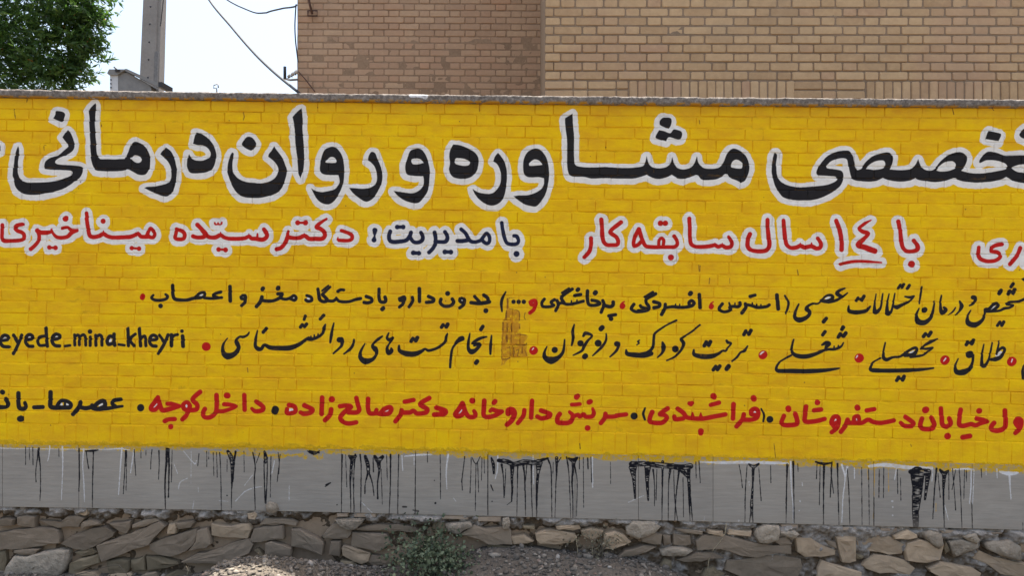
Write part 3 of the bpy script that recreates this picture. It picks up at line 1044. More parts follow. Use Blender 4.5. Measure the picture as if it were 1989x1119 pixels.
class Raster:
    """signed-distance raster of strokes and outlines; coordinates in raster cells"""
    def __init__(s, w, h): s.w = w; s.h = h
    def box(s, P, pad):
        x0 = max(0, int(P[:, 0].min()-pad)); x1 = min(s.w, int(P[:, 0].max()+pad)+2)
        y0 = max(0, int(P[:, 1].min()-pad)); y1 = min(s.h, int(P[:, 1].max()+pad)+2)
        return x0, x1, y0, y1
    def stroke(s, D, P, R, pad):
        for i in range(max(1, len(P)-1)):
            a = P[i]; b = P[min(i+1, len(P)-1)]; ra = R[i]; rb = R[min(i+1, len(P)-1)]
            x0, x1, y0, y1 = s.box(np.array([a, b]), max(ra, rb)+pad)
            if x1 <= x0 or y1 <= y0: continue
            X, Y = np.meshgrid(np.arange(x0, x1)+.5, np.arange(y0, y1)+.5)
            d = b-a; L = d@d
            t = np.clip(((X-a[0])*d[0]+(Y-a[1])*d[1])/L, 0, 1) if L > 1e-9 else np.zeros_like(X)
            v = np.hypot(X-a[0]-t*d[0], Y-a[1]-t*d[1])-(ra+(rb-ra)*t)
            D[y0:y1, x0:x1] = np.minimum(D[y0:y1, x0:x1], v.astype(np.float32))
    def poly(s, P, pad):
        x0, x1, y0, y1 = s.box(P, pad)
        X, Y = np.meshgrid(np.arange(x0, x1)+.5, np.arange(y0, y1)+.5)
        ins = np.zeros(X.shape, bool); dist = np.full(X.shape, 1e9, np.float32)
        Q = np.roll(P, -1, 0)
        for a, b in zip(P, Q):
            if a[1] != b[1]:
                c = ((a[1] > Y) != (b[1] > Y)) & (X < (b[0]-a[0])*(Y-a[1])/(b[1]-a[1])+a[0]); ins ^= c
            # distance only near the segment
            bx0 = max(x0, int(min(a[0], b[0])-pad)); bx1 = min(x1, int(max(a[0], b[0])+pad)+2)
            by0 = max(y0, int(min(a[1], b[1])-pad)); by1 = min(y1, int(max(a[1], b[1])+pad)+2)
            if bx1 <= bx0 or by1 <= by0: continue
            sl = (slice(by0-y0, by1-y0), slice(bx0-x0, bx1-x0)); d = b-a; L = d@d+1e-12
            XX = X[sl]; YY = Y[sl]; t = np.clip(((XX-a[0])*d[0]+(YY-a[1])*d[1])/L, 0, 1)
            dist[sl] = np.minimum(dist[sl], np.hypot(XX-a[0]-t*d[0], YY-a[1]-t*d[1]))
        return (x0, x1, y0, y1), np.where(ins, -dist, dist)
def soft(D, w=1.): return np.clip(.5-D/w, 0, 1)
def wobble(h, w, cell, seed):
    r = np.random.RandomState(seed); g = r.rand(h//cell+3, w//cell+3).astype(np.float32)*2-1
    y = np.arange(h)/cell; x = np.arange(w)/cell; yi = y.astype(int); xi = x.astype(int)
    fy = (y-yi)[:, None].astype(np.float32); fx = (x-xi)[None].astype(np.float32); fy = fy*fy*(3-2*fy); fx = fx*fx*(3-2*fx)
    a = g[yi][:, xi]; b = g[yi][:, xi+1]; c = g[yi+1][:, xi]; d = g[yi+1][:, xi+1]
    return (a*(1-fx)+b*fx)*(1-fy)+(c*(1-fx)+d*fx)*fy
def letter_layers(W, H, conv, scale):
    """conv: photo px array -> raster cells; scale: cells per photo px. Returns rgb, alpha."""
    rs = Raster(W, H); items = parse_text(TEXT); BIG = 1e3
    keys = [(1, 'k'), (2, 'r'), (2, 'n'), (0, 'k'), (0, 'r'), (0, 'w'), (0, 'u')]
    D = {k: np.full((H, W), BIG, np.float32) for k in keys}
    pad = 16*scale
    pend = None
    for g, kind, c, P, F in items:
        if kind == 'S':
            Q, S = smooth_open(P, F); rs.stroke(D[(g, c)], conv(Q), S*scale, pad if g else 2.5)
        elif kind == 'P':
            (x0, x1, y0, y1), v = rs.poly(conv(smooth_closed(P, F)), pad)
            d = D[(g, c)]; d[y0:y1, x0:x1] = np.minimum(d[y0:y1, x0:x1], v)
        else:
            (x0, x1, y0, y1), v = rs.poly(conv(smooth_closed(P, F)), pad)
            d = D[(g, c)]; d[y0:y1, x0:x1] = np.maximum(d[y0:y1, x0:x1], -v)
    wob = wobble(H, W, int(14*scale), 3)*.8*scale+wobble(H, W, int(4*scale), 5)*.35*scale
    rgb = np.zeros((H, W, 3), np.float32); al = np.zeros((H, W), np.float32)
    def over(mask, col):
        nonlocal rgb, al
        m = mask[..., None]; rgb = rgb*(1-m)+np.array(col, np.float32)*m; al = al*(1-mask)+mask
    o1 = np.roll(D[(1, 'k')], (int(1.6*scale), -int(.9*scale)), (0, 1))
    outl = np.minimum(o1-10.0*scale, D[(1, 'k')]-8.0*scale)
    d2 = np.minimum(D[(2, 'r')], D[(2, 'n')])
    outl = np.minimum(outl, d2-8.2*scale)
    outl = np.minimum(outl, np.roll(d2, int(1.2*scale), 0)-8.8*scale)
    over(soft(outl+wob*1.6, 1.6), (.80, .765, .705))
    over(soft(D[(0, 'u')]-1.1*scale, 1.4), COL['w'])
    over(soft(D[(0, 'k')]+wob*.35-.55*scale, 1.4), COL['k']); over(soft(D[(0, 'r')]+wob*.35-.45*scale, 1.4), COL['r'])
    over(soft(D[(0, 'w')], 1.4)*.95, COL['w'])
    for k in [(1, 'k'), (2, 'r'), (2, 'n')]: over(soft(D[k]+wob*.45, 1.4), COL[k[1]])
    return rgb, al
# ---------------------------------------------------------------- the paint layer: lettering, runs, smears (a sheet drawn by this script)
PX_PER_M = 640.0
ZTOP = float(px_plane(1020, 201)[1]); ZPAN = float(px_plane(1020, 1005)[1])
WX0, WZ1 = px_plane(-30, 160); WX1, WZ0 = px_plane(2020, 1045)
WX0, WX1, WZ0, WZ1 = float(WX0), float(WX1), float(WZ0), float(WZ1)
IW, IH = int((WX1-WX0)*PX_PER_M), int((WZ1-WZ0)*PX_PER_M)
CELL = PX_PER_M/(F/DIST)
def conv(Q):
    x, z = px_plane(Q[:, 0], Q[:, 1]); return np.stack([(x-WX0)*PX_PER_M, (WZ1-z)*PX_PER_M], 1)
rgb, al = letter_layers(IW, IH, conv, CELL)
def run_layers(rgb, al):
    global TEXT
    keep = TEXT; TEXT = RUNS; items = parse_text(RUNS); TEXT = keep
    rs = Raster(IW, IH); cols = {'k': (.010, .010, .013), 'w': (.62, .62, .62), 'y': (.56, .34, .008), 'o': (.50, .30, .05), 'd': (.17, .062, .010), 'b': (.56, .25, .012)}
    Dm = {c: np.full((IH, IW), 1e3, np.float32) for c in cols}
    for g, kind, c, Pp, Fl in items:
        if kind == 'S':
            Q, S = smooth_open(Pp, Fl); rs.stroke(Dm[c], conv(Q), S*CELL, 4*CELL)
        else:
            (x0, x1, y0, y1), v = rs.poly(conv(smooth_closed(Pp, Fl)), 4*CELL); d = Dm[c]; d[y0:y1, x0:x1] = np.minimum(d[y0:y1, x0:x1], v)
    n1 = wobble(IH, IW, 3, 21); n2 = wobble(IH, IW, 9, 22); n3 = wobble(IH, IW, 25, 23)
    # drag marks: finer across than along, as on brushed render
    sq = np.repeat(wobble(IH, IW//5+1, 3, 31), 5, 1)[:, :IW]
    for c in 'bywokd':
        D = Dm[c]; wob = n1*.25*CELL+n2*.35*CELL
        if c == 'y': wob = n2*3.4*CELL+n3*3.2*CELL+n1*1.6*CELL-1.6*CELL
        if c == 'w': wob = n1*.5*CELL+n2*.5*CELL
        if c == 'b': wob = n1*.8*CELL+n2*1.6*CELL
        m = soft(D+wob, 1.6)
        if c == 'k': m = soft(D-.32*CELL+wob, 1.5); m = m*np.where((D > -1.6*CELL), 1, np.clip(1.2+1.5*sq+.7*n2, 0, 1))   # wide washes hold gaps, thin runs are solid
        if c == 'b': m = m*np.clip(.95+.6*n2+.4*n1, 0, 1)
        if c == 'd': m = m*np.clip(.85+.5*n1, 0, 1)
        if c == 'y': m = m*np.clip(.8+.5*n2+.4*n1, 0, 1)
        if c == 'w': m = m*np.clip(.85+.35*n2, 0, 1)
        mm = m[..., None]; rgb = rgb*(1-mm)+np.array(cols[c], np.float32)*mm; al = al*(1-m)+m
    return rgb, al
rgb, al = run_layers(rgb, al)
def srgb(x): return np.where(x <= .0031308, x*12.92, 1.055*np.clip(x, 1e-6, 1)**(1/2.4)-.055)
un = rgb/np.maximum(al, 1e-4)[..., None]; un = np.where(al[..., None] > 1e-3, un, .5)
buf = np.ones((IH, IW, 4), np.float32); buf[..., :3] = srgb(np.clip(un, 0, 1)); buf[..., 3] = al
sheet = bpy.data.images.new('wall_lettering', IW, IH, alpha=True); sheet.alpha_mode = 'CHANNEL_PACKED'
sheet.pixels.foreach_set(buf[::-1].ravel()); sheet.update(); sheet.pack()
del rgb, al, un, buf
# ---------------------------------------------------------------- materials
def new_mat(name, rough=.85, spec=.25):
    m = bpy.data.materials.new(name); m.use_nodes = True; n = m.node_tree.nodes; b = n['Principled BSDF']
    b.inputs['Roughness'].default_value = rough; b.inputs['Specular IOR Level'].default_value = spec
    return m, m.node_tree, b
def N(t, kind, **kw):
    n = t.nodes.new(kind)
    for k, v in kw.items():
        if k in n.inputs: n.inputs[k].default_value = v
        else: setattr(n, k, v)
    return n
def ramp(t, fac, stops):
    r = t.nodes.new('ShaderNodeValToRGB'); e = r.color_ramp.elements
    while len(e) > 1: e.remove(e[-1])
    e[0].position = stops[0][0]; e[0].color = (*stops[0][1], 1)
    for p, c in stops[1:]: x = e.new(p); x.color = (*c, 1)
    t.links.new(fac, r.inputs[0]); return r.outputs[0]
def mix(t, fac, a, b, mode='MIX'):
    m = t.nodes.new('ShaderNodeMix'); m.data_type = 'RGBA'; m.blend_type = mode
    for sck, v in ((m.inputs['Factor'], fac), (m.inputs[6], a), (m.inputs[7], b)):
        if isinstance(v, (int, float)): sck.default_value = v
        elif isinstance(v, tuple): sck.default_value = (*v, 1) if len(v) == 3 else v
        else: t.links.new(v, sck)
    return m.outputs[2]
def pos_map(t, scale=(1, 1, 1)):
    g = t.nodes.new('ShaderNodeNewGeometry'); mp = t.nodes.new('ShaderNodeMapping'); mp.inputs['Scale'].default_value = scale
    t.links.new(g.outputs['Position'], mp.inputs[0]); return mp.outputs[0]
def noise(t, scale, detail=4, rough=.55, vec=None, stretch=(1, 1, 1)):
    n = t.nodes.new('ShaderNodeTexNoise'); n.inputs['Scale'].default_value = scale; n.inputs['Detail'].default_value = detail; n.inputs['Roughness'].default_value = rough
    t.links.new(vec if vec is not None else pos_map(t, stretch), n.inputs['Vector']); return n.outputs[0]
def math_n(t, op, a, b=None, c=None, clamp=False):
    m = t.nodes.new('ShaderNodeMath'); m.operation = op; m.use_clamp = clamp
    for i, v in enumerate((a, b, c)):
        if v is None: continue
        if isinstance(v, (int, float)): m.inputs[i].default_value = v
        else: t.links.new(v, m.inputs[i])
    return m.outputs[0]
def bump(t, b, h, strength=.4, dist=.002, prev=None):
    n = t.nodes.new('ShaderNodeBump'); n.inputs['Strength'].default_value = strength; n.inputs['Distance'].default_value = dist
    t.links.new(h, n.inputs['Height'])
    if prev is not None: t.links.new(prev, n.inputs['Normal'])
    t.links.new(n.outputs[0], b.inputs['Normal']); return n.outputs[0]
def ramp_f(t, v, a, c):
    r = N(t, 'ShaderNodeMapRange', clamp=True); t.links.new(v, r.inputs[0]); r.inputs[1].default_value = a; r.inputs[2].default_value = c; return r.outputs[0]
def sheet_nodes(t):
    g = t.nodes.new('ShaderNodeNewGeometry'); s = t.nodes.new('ShaderNodeSeparateXYZ'); t.links.new(g.outputs['Position'], s.inputs[0])
    u = math_n(t, 'DIVIDE', math_n(t, 'SUBTRACT', s.outputs[0], WX0), WX1-WX0); v = math_n(t, 'DIVIDE', math_n(t, 'SUBTRACT', s.outputs[2], WZ0), WZ1-WZ0)
    # a little wander where the brush crossed the joints
    cmb = t.nodes.new('ShaderNodeCombineXYZ'); t.links.new(u, cmb.inputs[0]); t.links.new(v, cmb.inputs[1])
    im = t.nodes.new('ShaderNodeTexImage'); im.image = sheet; im.extension = 'CLIP'; im.interpolation = 'Linear'; t.links.new(cmb.outputs[0], im.inputs[0])
    return im.outputs['Color'], im.outputs['Alpha'], s
def painted_material(joint=False):
    m, t, b = new_mat('painted_joint' if joint else 'yellow_painted_brick', .8, .10)
    n1 = noise(t, 1.7, 5, .62); n2 = noise(t, 7, 4, .62, stretch=(1, 1, 2.6)); n3 = noise(t, 160, 3, .6)
    base = ramp(t, n1, [(.34, (0.717, 0.372, 0.006)), (.50, (0.800, 0.464, 0.003)), (.64, (0.824, 0.539, 0.002))])
    patch = ramp(t, n2, [(.38, (0.704, 0.367, 0.007)), (.60, (0.849, 0.550, 0.002))]); col = mix(t, .5, base, patch)
    c, a, s = sheet_nodes(t)
    # thin paint over raw brick along the top, under the coping
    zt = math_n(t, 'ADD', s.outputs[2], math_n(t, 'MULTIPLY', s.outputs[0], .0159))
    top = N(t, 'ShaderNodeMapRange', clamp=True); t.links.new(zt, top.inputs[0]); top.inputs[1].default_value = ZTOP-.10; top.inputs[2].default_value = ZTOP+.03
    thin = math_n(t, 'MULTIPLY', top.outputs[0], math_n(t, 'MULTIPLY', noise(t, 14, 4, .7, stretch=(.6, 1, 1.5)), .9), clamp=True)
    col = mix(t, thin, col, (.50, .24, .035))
    # pin holes and missed pits
    v = t.nodes.new('ShaderNodeTexVoronoi'); v.inputs['Scale'].default_value = 9; t.links.new(pos_map(t, (1, .2, 1)), v.inputs['Vector'])
    pit = math_n(t, 'LESS_THAN', math_n(t, 'ADD', v.outputs['Distance'], math_n(t, 'MULTIPLY', noise(t, 60, 2), .05)), .062)
    col = mix(t, math_n(t, 'MULTIPLY', pit, .75), col, (.20, .09, .02))
    # rain-washed streaks below the coping and rubbed, thinner coat
    col = mix(t, math_n(t, 'MULTIPLY', ramp_f(t, noise(t, 10, 5, .7, stretch=(1.4, 1, .22)), .52, .74), .11), col, (.50, .27, .02))
    dim = ramp(t, noise(t, 22, 5, .7), [(.3, (.84, .83, .82)), (.6, (1, 1, 1))]); col = mix(t, a, col, mix(t, 1.0, c, dim, 'MULTIPLY'))
    if joint:       # the brush skipped parts of the joints
        sk = math_n(t, 'MULTIPLY', ramp_f(t, noise(t, 26, 5, .7, stretch=(.5, 1, 1)),   .46, .62), .30); col = mix(t, sk, col, (.21, .10, .008))
    # dust
    col = mix(t, math_n(t, 'MULTIPLY', noise(t, 5, 6, .7), .04), col, (.45, .38, .26))
    t.links.new(col, b.inputs['Base Color'])
    rg = N(t, 'ShaderNodeMapRange'); t.links.new(n2, rg.inputs[0]); rg.inputs[3].default_value = .7; rg.inputs[4].default_value = .95; t.links.new(rg.outputs[0], b.inputs['Roughness'])
    h = math_n(t, 'ADD', math_n(t, 'MULTIPLY', noise(t, 42, 5, .6, stretch=(.45, 1, 1.6)), 1.0), math_n(t, 'MULTIPLY', n3, .35))
    bump(t, b, h, .55, .0035); return m
def panel_material():
    m, t, b = new_mat('grey_render_panel', .88, .12)
    st = noise(t, 34, 5, .65, stretch=(.16, 1, 1.6)); n1 = noise(t, 2.6, 5, .6)
    col = mix(t, .5, ramp(t, st, [(.32, (0.231, 0.212, 0.184)), (.66, (0.353, 0.325, 0.279))]), ramp(t, n1, [(.3, (0.231, 0.213, 0.186)), (.7, (0.343, 0.314, 0.266))]))
    oi = t.nodes.new('ShaderNodeObjectInfo'); col = mix(t, math_n(t, 'MULTIPLY', oi.outputs['Random'], .25), col, (.38, .345, .29))
    col = mix(t, math_n(t, 'GREATER_THAN', noise(t, 22, 6, .75, stretch=(1, 1, 1)), .66), col, (.30, .28, .25))
    c, a, s = sheet_nodes(t); col = mix(t, a, col, c)
    # earth splashed up from the bottom edge
    zt = math_n(t, 'ADD', s.outputs[2], math_n(t, 'MULTIPLY', s.outputs[0], .0159)); lo = N(t, 'ShaderNodeMapRange', clamp=True); t.links.new(zt, lo.inputs[0])
    lo.inputs[1].default_value = ZPAN+.07; lo.inputs[2].default_value = ZPAN
    col = mix(t, math_n(t, 'MULTIPLY', math_n(t, 'MULTIPLY', lo.outputs[0], noise(t, 18, 5, .7)), .7), col, (.30, .26, .21))
    t.links.new(col, b.inputs['Base Color']); bump(t, b, st, .5, .004); return m
M_YEL = painted_material(); M_YELJ = painted_material(True)
M_PAN = panel_material()
def coping_material():
    m, t, b = new_mat('rough_concrete', .92, .2)
    n1 = noise(t, 55, 6, .75); n2 = noise(t, 3, 4, .6)
    col = mix(t, .35, ramp(t, n1, [(.36, (.060, .050, .042)), (.5, (.185, .158, .135)), (.66, (.36, .325, .285))]), ramp(t, n2, [(.3, (.135, .115, .098)), (.7, (.215, .19, .165))]))
    c, a, s = sheet_nodes(t); col = mix(t, a, col, c)
    zt = math_n(t, 'ADD', s.outputs[2], math_n(t, 'MULTIPLY', s.outputs[0], .0159)); lo = N(t, 'ShaderNodeMapRange', clamp=True); t.links.new(zt, lo.inputs[0])
    lo.inputs[1].default_value = ZTOP+.012; lo.inputs[2].default_value = ZTOP+.002
    col = mix(t, math_n(t, 'MULTIPLY', lo.outputs[0], math_n(t, 'GREATER_THAN', noise(t, 20, 4, .7), .5)), col, (.40, .20, .02))
    t.links.new(col, b.inputs['Base Color']); bump(t, b, n1, .9, .006); return m
M_COP = coping_material()
def brick_material(name, dark, mid, lite, mort, smear=.5, red=(.44, .27, .18)):
    m, t, b = new_mat(name, .9, .2); oi = t.nodes.new('ShaderNodeObjectInfo')
    g = t.nodes.new('ShaderNodeNewGeometry'); at = t.nodes.new('ShaderNodeAttribute'); at.attribute_name = 'tint'
    rnd = math_n(t, 'FRACT', math_n(t, 'ADD', oi.outputs['Random'], at.outputs['Fac']))
    col = ramp(t, rnd, [(0, dark), (.35, mid), (.75, lite), (.93, mid), (1, red)])
    n1 = noise(t, 26, 5, .65); n2 = noise(t, 2.2, 5, .6)
    col = mix(t, .45, col, ramp(t, n1, [(.3, dark), (.55, mid), (.75, lite)]))
    col = mix(t, math_n(t, 'MULTIPLY', ramp_f(t, n2, .50, .66), smear), col, mort)
    n5 = noise(t, 1.1, 4, .6); col = mix(t, math_n(t, 'MULTIPLY', ramp_f(t, n5, .52, .66), .35), col, red)
    t.links.new(col, b.inputs['Base Color']); bump(t, b, noise(t, 60, 5, .7), .6, .004); return m
def rubble_mat():
    # dark earth packed in the gaps, paler cement daubed over it where the masons filled out the top
    m, t, b = new_mat('earth_and_cement', .95, .12); g = t.nodes.new('ShaderNodeNewGeometry'); s = t.nodes.new('ShaderNodeSeparateXYZ'); t.links.new(g.outputs['Position'], s.inputs[0])
    n1 = noise(t, 34, 6, .72); n2 = noise(t, 9, 4, .6); n3 = noise(t, 120, 4, .7)
    earth = ramp(t, n1, [(.3, (0.067, 0.048, 0.031)), (.7, (0.157, 0.115, 0.076))]); cem = ramp(t, n1, [(.3, (.175, .152, .128)), (.5, (.285, .255, .22)), (.7, (.42, .385, .335))])
    k = math_n(t, 'ADD', s.outputs[1], math_n(t, 'MULTIPLY', math_n(t, 'SUBTRACT', n2, .5), .05)); f = ramp_f(t, k, .034, .016)
    col = mix(t, f, earth, cem); col = mix(t, math_n(t, 'MULTIPLY', ramp_f(t, n3, .6, .7), .4), col, (.09, .07, .055)); t.links.new(col, b.inputs['Base Color'])
    bump(t, b, n3, .6, .004, bump(t, b, n1, .9, .012)); return m
M_BR1 = brick_material('tan_brick', (0.377, 0.247, 0.135), (0.483, 0.328, 0.182), (0.589, 0.415, 0.237), (0.365, 0.263, 0.162), .35)
M_BR2 = brick_material('brown_brick', (0.369, 0.238, 0.151), (0.446, 0.295, 0.188), (0.536, 0.370, 0.231), (0.369, 0.252, 0.166), .5, (0.500, 0.284, 0.171))
def plain(name, dark, lite, scale=30, bs=.6, bd=.004, rough=.92, detail=5, extra=None):
    m, t, b = new_mat(name, rough, .2); n1 = noise(t, scale, detail, .65); n2 = noise(t, scale*.12, 3, .5)
    mid = tuple((p+q)/2 for p, q in zip(dark, lite))
    col = mix(t, .4, ramp(t, n1, [(.32, dark), (.68, lite)]), ramp(t, n2, [(.35, dark), (.65, lite)]))
    if extra: col = mix(t, math_n(t, 'MULTIPLY', ramp_f(t, noise(t, extra[0], 4, .6), extra[1], extra[1]+.12), extra[3]), col, extra[2])
    oi = t.nodes.new('ShaderNodeObjectInfo'); col = mix(t, math_n(t, 'MULTIPLY', oi.outputs['Random'], .35), col, mid)
    hv = t.nodes.new('ShaderNodeHueSaturation'); t.links.new(col, hv.inputs['Color']); t.links.new(math_n(t, 'MULTIPLY_ADD', oi.outputs['Random'], .35, .82), hv.inputs['Value'])
    t.links.new(hv.outputs[0], b.inputs['Base Color']); bump(t, b, n1, bs, bd); return m
M_MORT1 = plain('grey_mortar', (0.224, 0.160, 0.104), (0.338, 0.247, 0.164), 40)
M_MORT2 = plain('brown_mortar', (0.259, 0.171, 0.109), (0.380, 0.262, 0.166), 40)
M_RUB0 = plain('earthy_mortar', (.12, .095, .07), (.275, .23, .178), 34, .9, .008, extra=(9, .55, (.27, .245, .215), .5))
M_RUB = rubble_mat()
M_S = plain('slate_stone', (0.167, 0.127, 0.086), (0.266, 0.208, 0.148), 14, .8, .008, extra=(6, .56, (0.214, 0.163, 0.119), .5))
M_G = plain('grey_stone', (0.168, 0.131, 0.081), (0.254, 0.200, 0.127), 16, .8, .008)
M_T = plain('tan_stone', (0.301, 0.218, 0.140), (0.475, 0.359, 0.238), 13, .8, .008, extra=(5, .55, (0.301, 0.231, 0.169), .5))
M_P = plain('pale_limestone', (0.192, 0.155, 0.112), (0.448, 0.375, 0.285), 26, 1.0, .02)
M_C = plain('fired_brick', (.26, .19, .135), (.42, .33, .24), 30, .5)
M_PEB = plain('river_gravel', (.20, .175, .15), (.46, .415, .36), 30, .3, .002)
# ================================================================ the painted wall
CL = [189, 211, 232, 254, 277, 300, 324.5, 348.5, 372, 396, 419, 442, 465, 488.6, 513, 537, 561, 584.7, 608, 632.4, 657, 681, 704.5, 728.5, 752, 775.5, 799, 823]
CR = [209.5, 230, 254, 277, 302, 326, 350, 374.5, 398, 423, 447.5, 471.6, 495, 519, 543, 566, 590, 615, 640, 665, 689, 713, 738, 762.5, 787, 811, 836, 860]
xL, _ = px_plane(0, 500); xR, _ = px_plane(1989, 500); xL, xR = float(xL), float(xR)
def zl(i, x):
    """height of course line i at x (the courses dip to the right and sag a little)"""
    if i < len(CL): a = px_plane(0, CL[i])[1]; c = px_plane(1989, CR[i])[1]; q = i/27.0
    else: a = px_plane(0, 862.5)[1]; c = px_plane(1989, 903.5)[1]; q = 1.07
    s = (x-xL)/(xR-xL); sag = (-.008+.021*q)*4*s*(1-s) if 0 <= s <= 1 else 0.0
    return float(a+(c-a)*s)+sag
def brick_variant(seed, w=1.0, h=1.0, proud=.004, soft=.006, depth=.05):
    """one brick centred on the origin, front towards -y; rounded, slightly uneven arrises. 40 triangles"""
    r = random.Random(seed); hw, hh = w/2, h/2; c = soft*1.6
    ring = [(-hw+c, -hh), (hw-c, -hh), (hw, -hh+c), (hw, hh-c), (hw-c, hh), (-hw+c, hh), (-hw, hh-c), (-hw, -hh+c)]
    ring = [(x+r.uniform(-1, 1)*soft*.35, z+r.uniform(-1, 1)*soft*.3) for x, z in ring]
    V = []
    for x, z in ring: V.append((x, depth, z))
    for x, z in ring: V.append((x, soft*.5, z))
    for x, z in ring: V.append((x*(1-soft*1.6/w*1.2), -proud+r.uniform(-1, 1)*.0006, z*(1-soft*1.6/h*1.1)))
    V.append((0, -proud-r.uniform(0, .0008), 0)); Fc = []
    for k in range(8):
        j = (k+1) % 8
        Fc.append((k, j, 8+j, 8+k)); Fc.append((8+k, 8+j, 16+j, 16+k)); Fc.append((16+k, 16+j, 24))
    return V, Fc
def split_parts(items, variants, name, mat, parent, rest_name, limit, label=None, rest_tint=None):
    """items: (area, variant key, matrix). The largest become parts, the rest one joined part."""
    items = sorted(items, key=lambda q: -q[0]); mes = {}
    for k, (V, Fc) in variants.items():
        mes[k] = mesh(name, V, Fc, False); mes[k].materials.append(mat)
        if rest_tint: 
            a = mes[k].attributes.new('tint', 'FLOAT', 'FACE'); a.data.foreach_set('value', [0.0]*len(Fc))
    for ar, k, M in items[:limit]:
        o = bpy.data.objects.new(name, mes[k]); COLL.objects.link(o); o.parent = parent; o.matrix_local = parent.matrix_world.inverted() @ M if False else Matrix.Translation(-parent.location) @ M
    rest = items[limit:]
    if rest:
        V = []; Fc = []; T = []
        for ar, k, M in rest:
            n = len(V); vv, ff = variants[k]; V += [M @ Vector(q) for q in vv]; Fc += [tuple(n+i for i in f) for f in ff]; T += [random.random()]*len(ff)
        me = mesh(rest_name, [v-parent.location for v in V], Fc); me.materials.append(mat)
        if rest_tint:
            a = me.attributes.new('tint', 'FLOAT', 'FACE'); a.data.foreach_set('value', T)
        o = link(rest_name, me, None, parent); o['kind'] = 'stuff'
wall = empty('painted_wall', (0, .15, 0), 'long yellow painted brick wall lettered in Persian above grey panels and rubble stones', 'wall')
WOFF = Vector((0, -.15, 0))
variants = {}
for s in range(10):
    variants[('S', s)] = brick_variant(s, .2088, .0668, .0030, .0036); variants[('H', s)] = brick_variant(50+s, .1038, .0668, .0030, .0036); variants[('R', s)] = brick_variant(90+s, .0674, .1150, .0026, .0030)
SLOPE = (zl(27, xR)-zl(0, xR)-zl(27, xL)+zl(0, xL))
items = []
XA, XB = xL-1.9, xR+1.6
for i in range(27):
    x = XA-random.uniform(0, .3)+(.105 if i % 2 else 0); k = (i*7) % 2
    while x < XB:
        kind = 'S' if (k % 2 == 0) else 'H'
        if random.random() < .10: kind = 'S'
        wd = {'S': .2095, 'H': .1045}[kind]*random.uniform(.985, 1.012)
        cx = x+wd/2; z1 = zl(i, cx); z0 = zl(i+1, cx); h = z1-z0; sl = (zl(i, cx+.3)-zl(i, cx-.3))/.6
        hs = h/.0705
        M = Matrix.Translation((cx, random.uniform(-.0018, .0022), (z0+z1)/2)) @ Matrix.Rotation(-math.atan(sl), 4, 'Y') @ Matrix.Rotation(math.radians(random.uniform(.6, 4.4)), 4, 'X') @ Matrix.Rotation(math.radians(random.uniform(-.5, .5)), 4, 'Z') @ Matrix.Diagonal((wd/.2095 if kind == 'S' else wd/.1045, 1, hs, 1))
        vis = 1.0 if -3.05 < cx < 3.05 else .3
        items.append((wd*h*vis*(1+.012*cx)*random.uniform(.97, 1.03), (kind, random.randrange(10)), M)); x += wd; k += 1
x = XA-.1
while x < XB:
    wd = .0680*random.uniform(.97, 1.03); cx = x+wd/2; z1 = zl(27, cx); z0 = zl(28, cx); sl = (zl(27, cx+.3)-zl(27, cx-.3))/.6
    M = Matrix.Translation((cx, random.uniform(-.002, .001), (z0+z1)/2)) @ Matrix.Rotation(-math.atan(sl), 4, 'Y') @ Matrix.Rotation(math.radians(random.uniform(.2, 1.3)), 4, 'X') @ Matrix.Rotation(math.radians(random.uniform(-1, 1)), 4, 'Z') @ Matrix.Diagonal((wd/.0680, 1, (z1-z0)/.1175, 1))
    items.append((wd*(z1-z0)*(1 if abs(cx) < 3 else .3), ('R', random.randrange(10)), M)); x += wd
split_parts(items, variants, 'brick', M_YEL, wall, 'brick_masonry', 300)
# painted-over joints between the bricks: an uneven sheet just behind the faces
def sheet_grid(name, x0, x1, zf, nz, dx, yf, mat, parent, smooth=True):
    nx = int((x1-x0)/dx)+1; X = np.linspace(x0, x1, nx); V = np.zeros((nz, nx, 3))
    for a, xx in enumerate(X):
        z0, z1 = zf(xx); V[:, a, 0] = xx; V[:, a, 2] = np.linspace(z0, z1, nz)
    V[..., 1] = yf(V[..., 0], V[..., 2]); I = np.arange(nz*nx).reshape(nz, nx)
    Q = np.stack([I[:-1, :-1], I[:-1, 1:], I[1:, 1:], I[1:, :-1]], -1).reshape(-1, 4)
    V = V.reshape(-1, 3)-np.array(parent.location)
    return link(name, mesh_np(name, V, Q, smooth), mat, parent)
jr = sheet_grid('joint_mortar', XA-.3, XB+.25, lambda x: (zl(28, x)-.004, zl(27, x)+.004), 26, .008, lambda X, Z: -.0012+.0030*fbm(X*11, Z*11, 5)+.0012*fbm(X*60, Z*60, 9, 2), M_YEL, wall); jr['kind'] = 'stuff'
jo = sheet_grid('joint_mortar', XA-.3, XB+.25, lambda x: (zl(27, x)-.0, zl(0, x)+.002), 310, .008, lambda X, Z: .0016+.0042*fbm(X*9, Z*22, 5)+.0014*fbm(X*60, Z*60, 9, 2), M_YELJ, wall)
jo['kind'] = 'stuff'
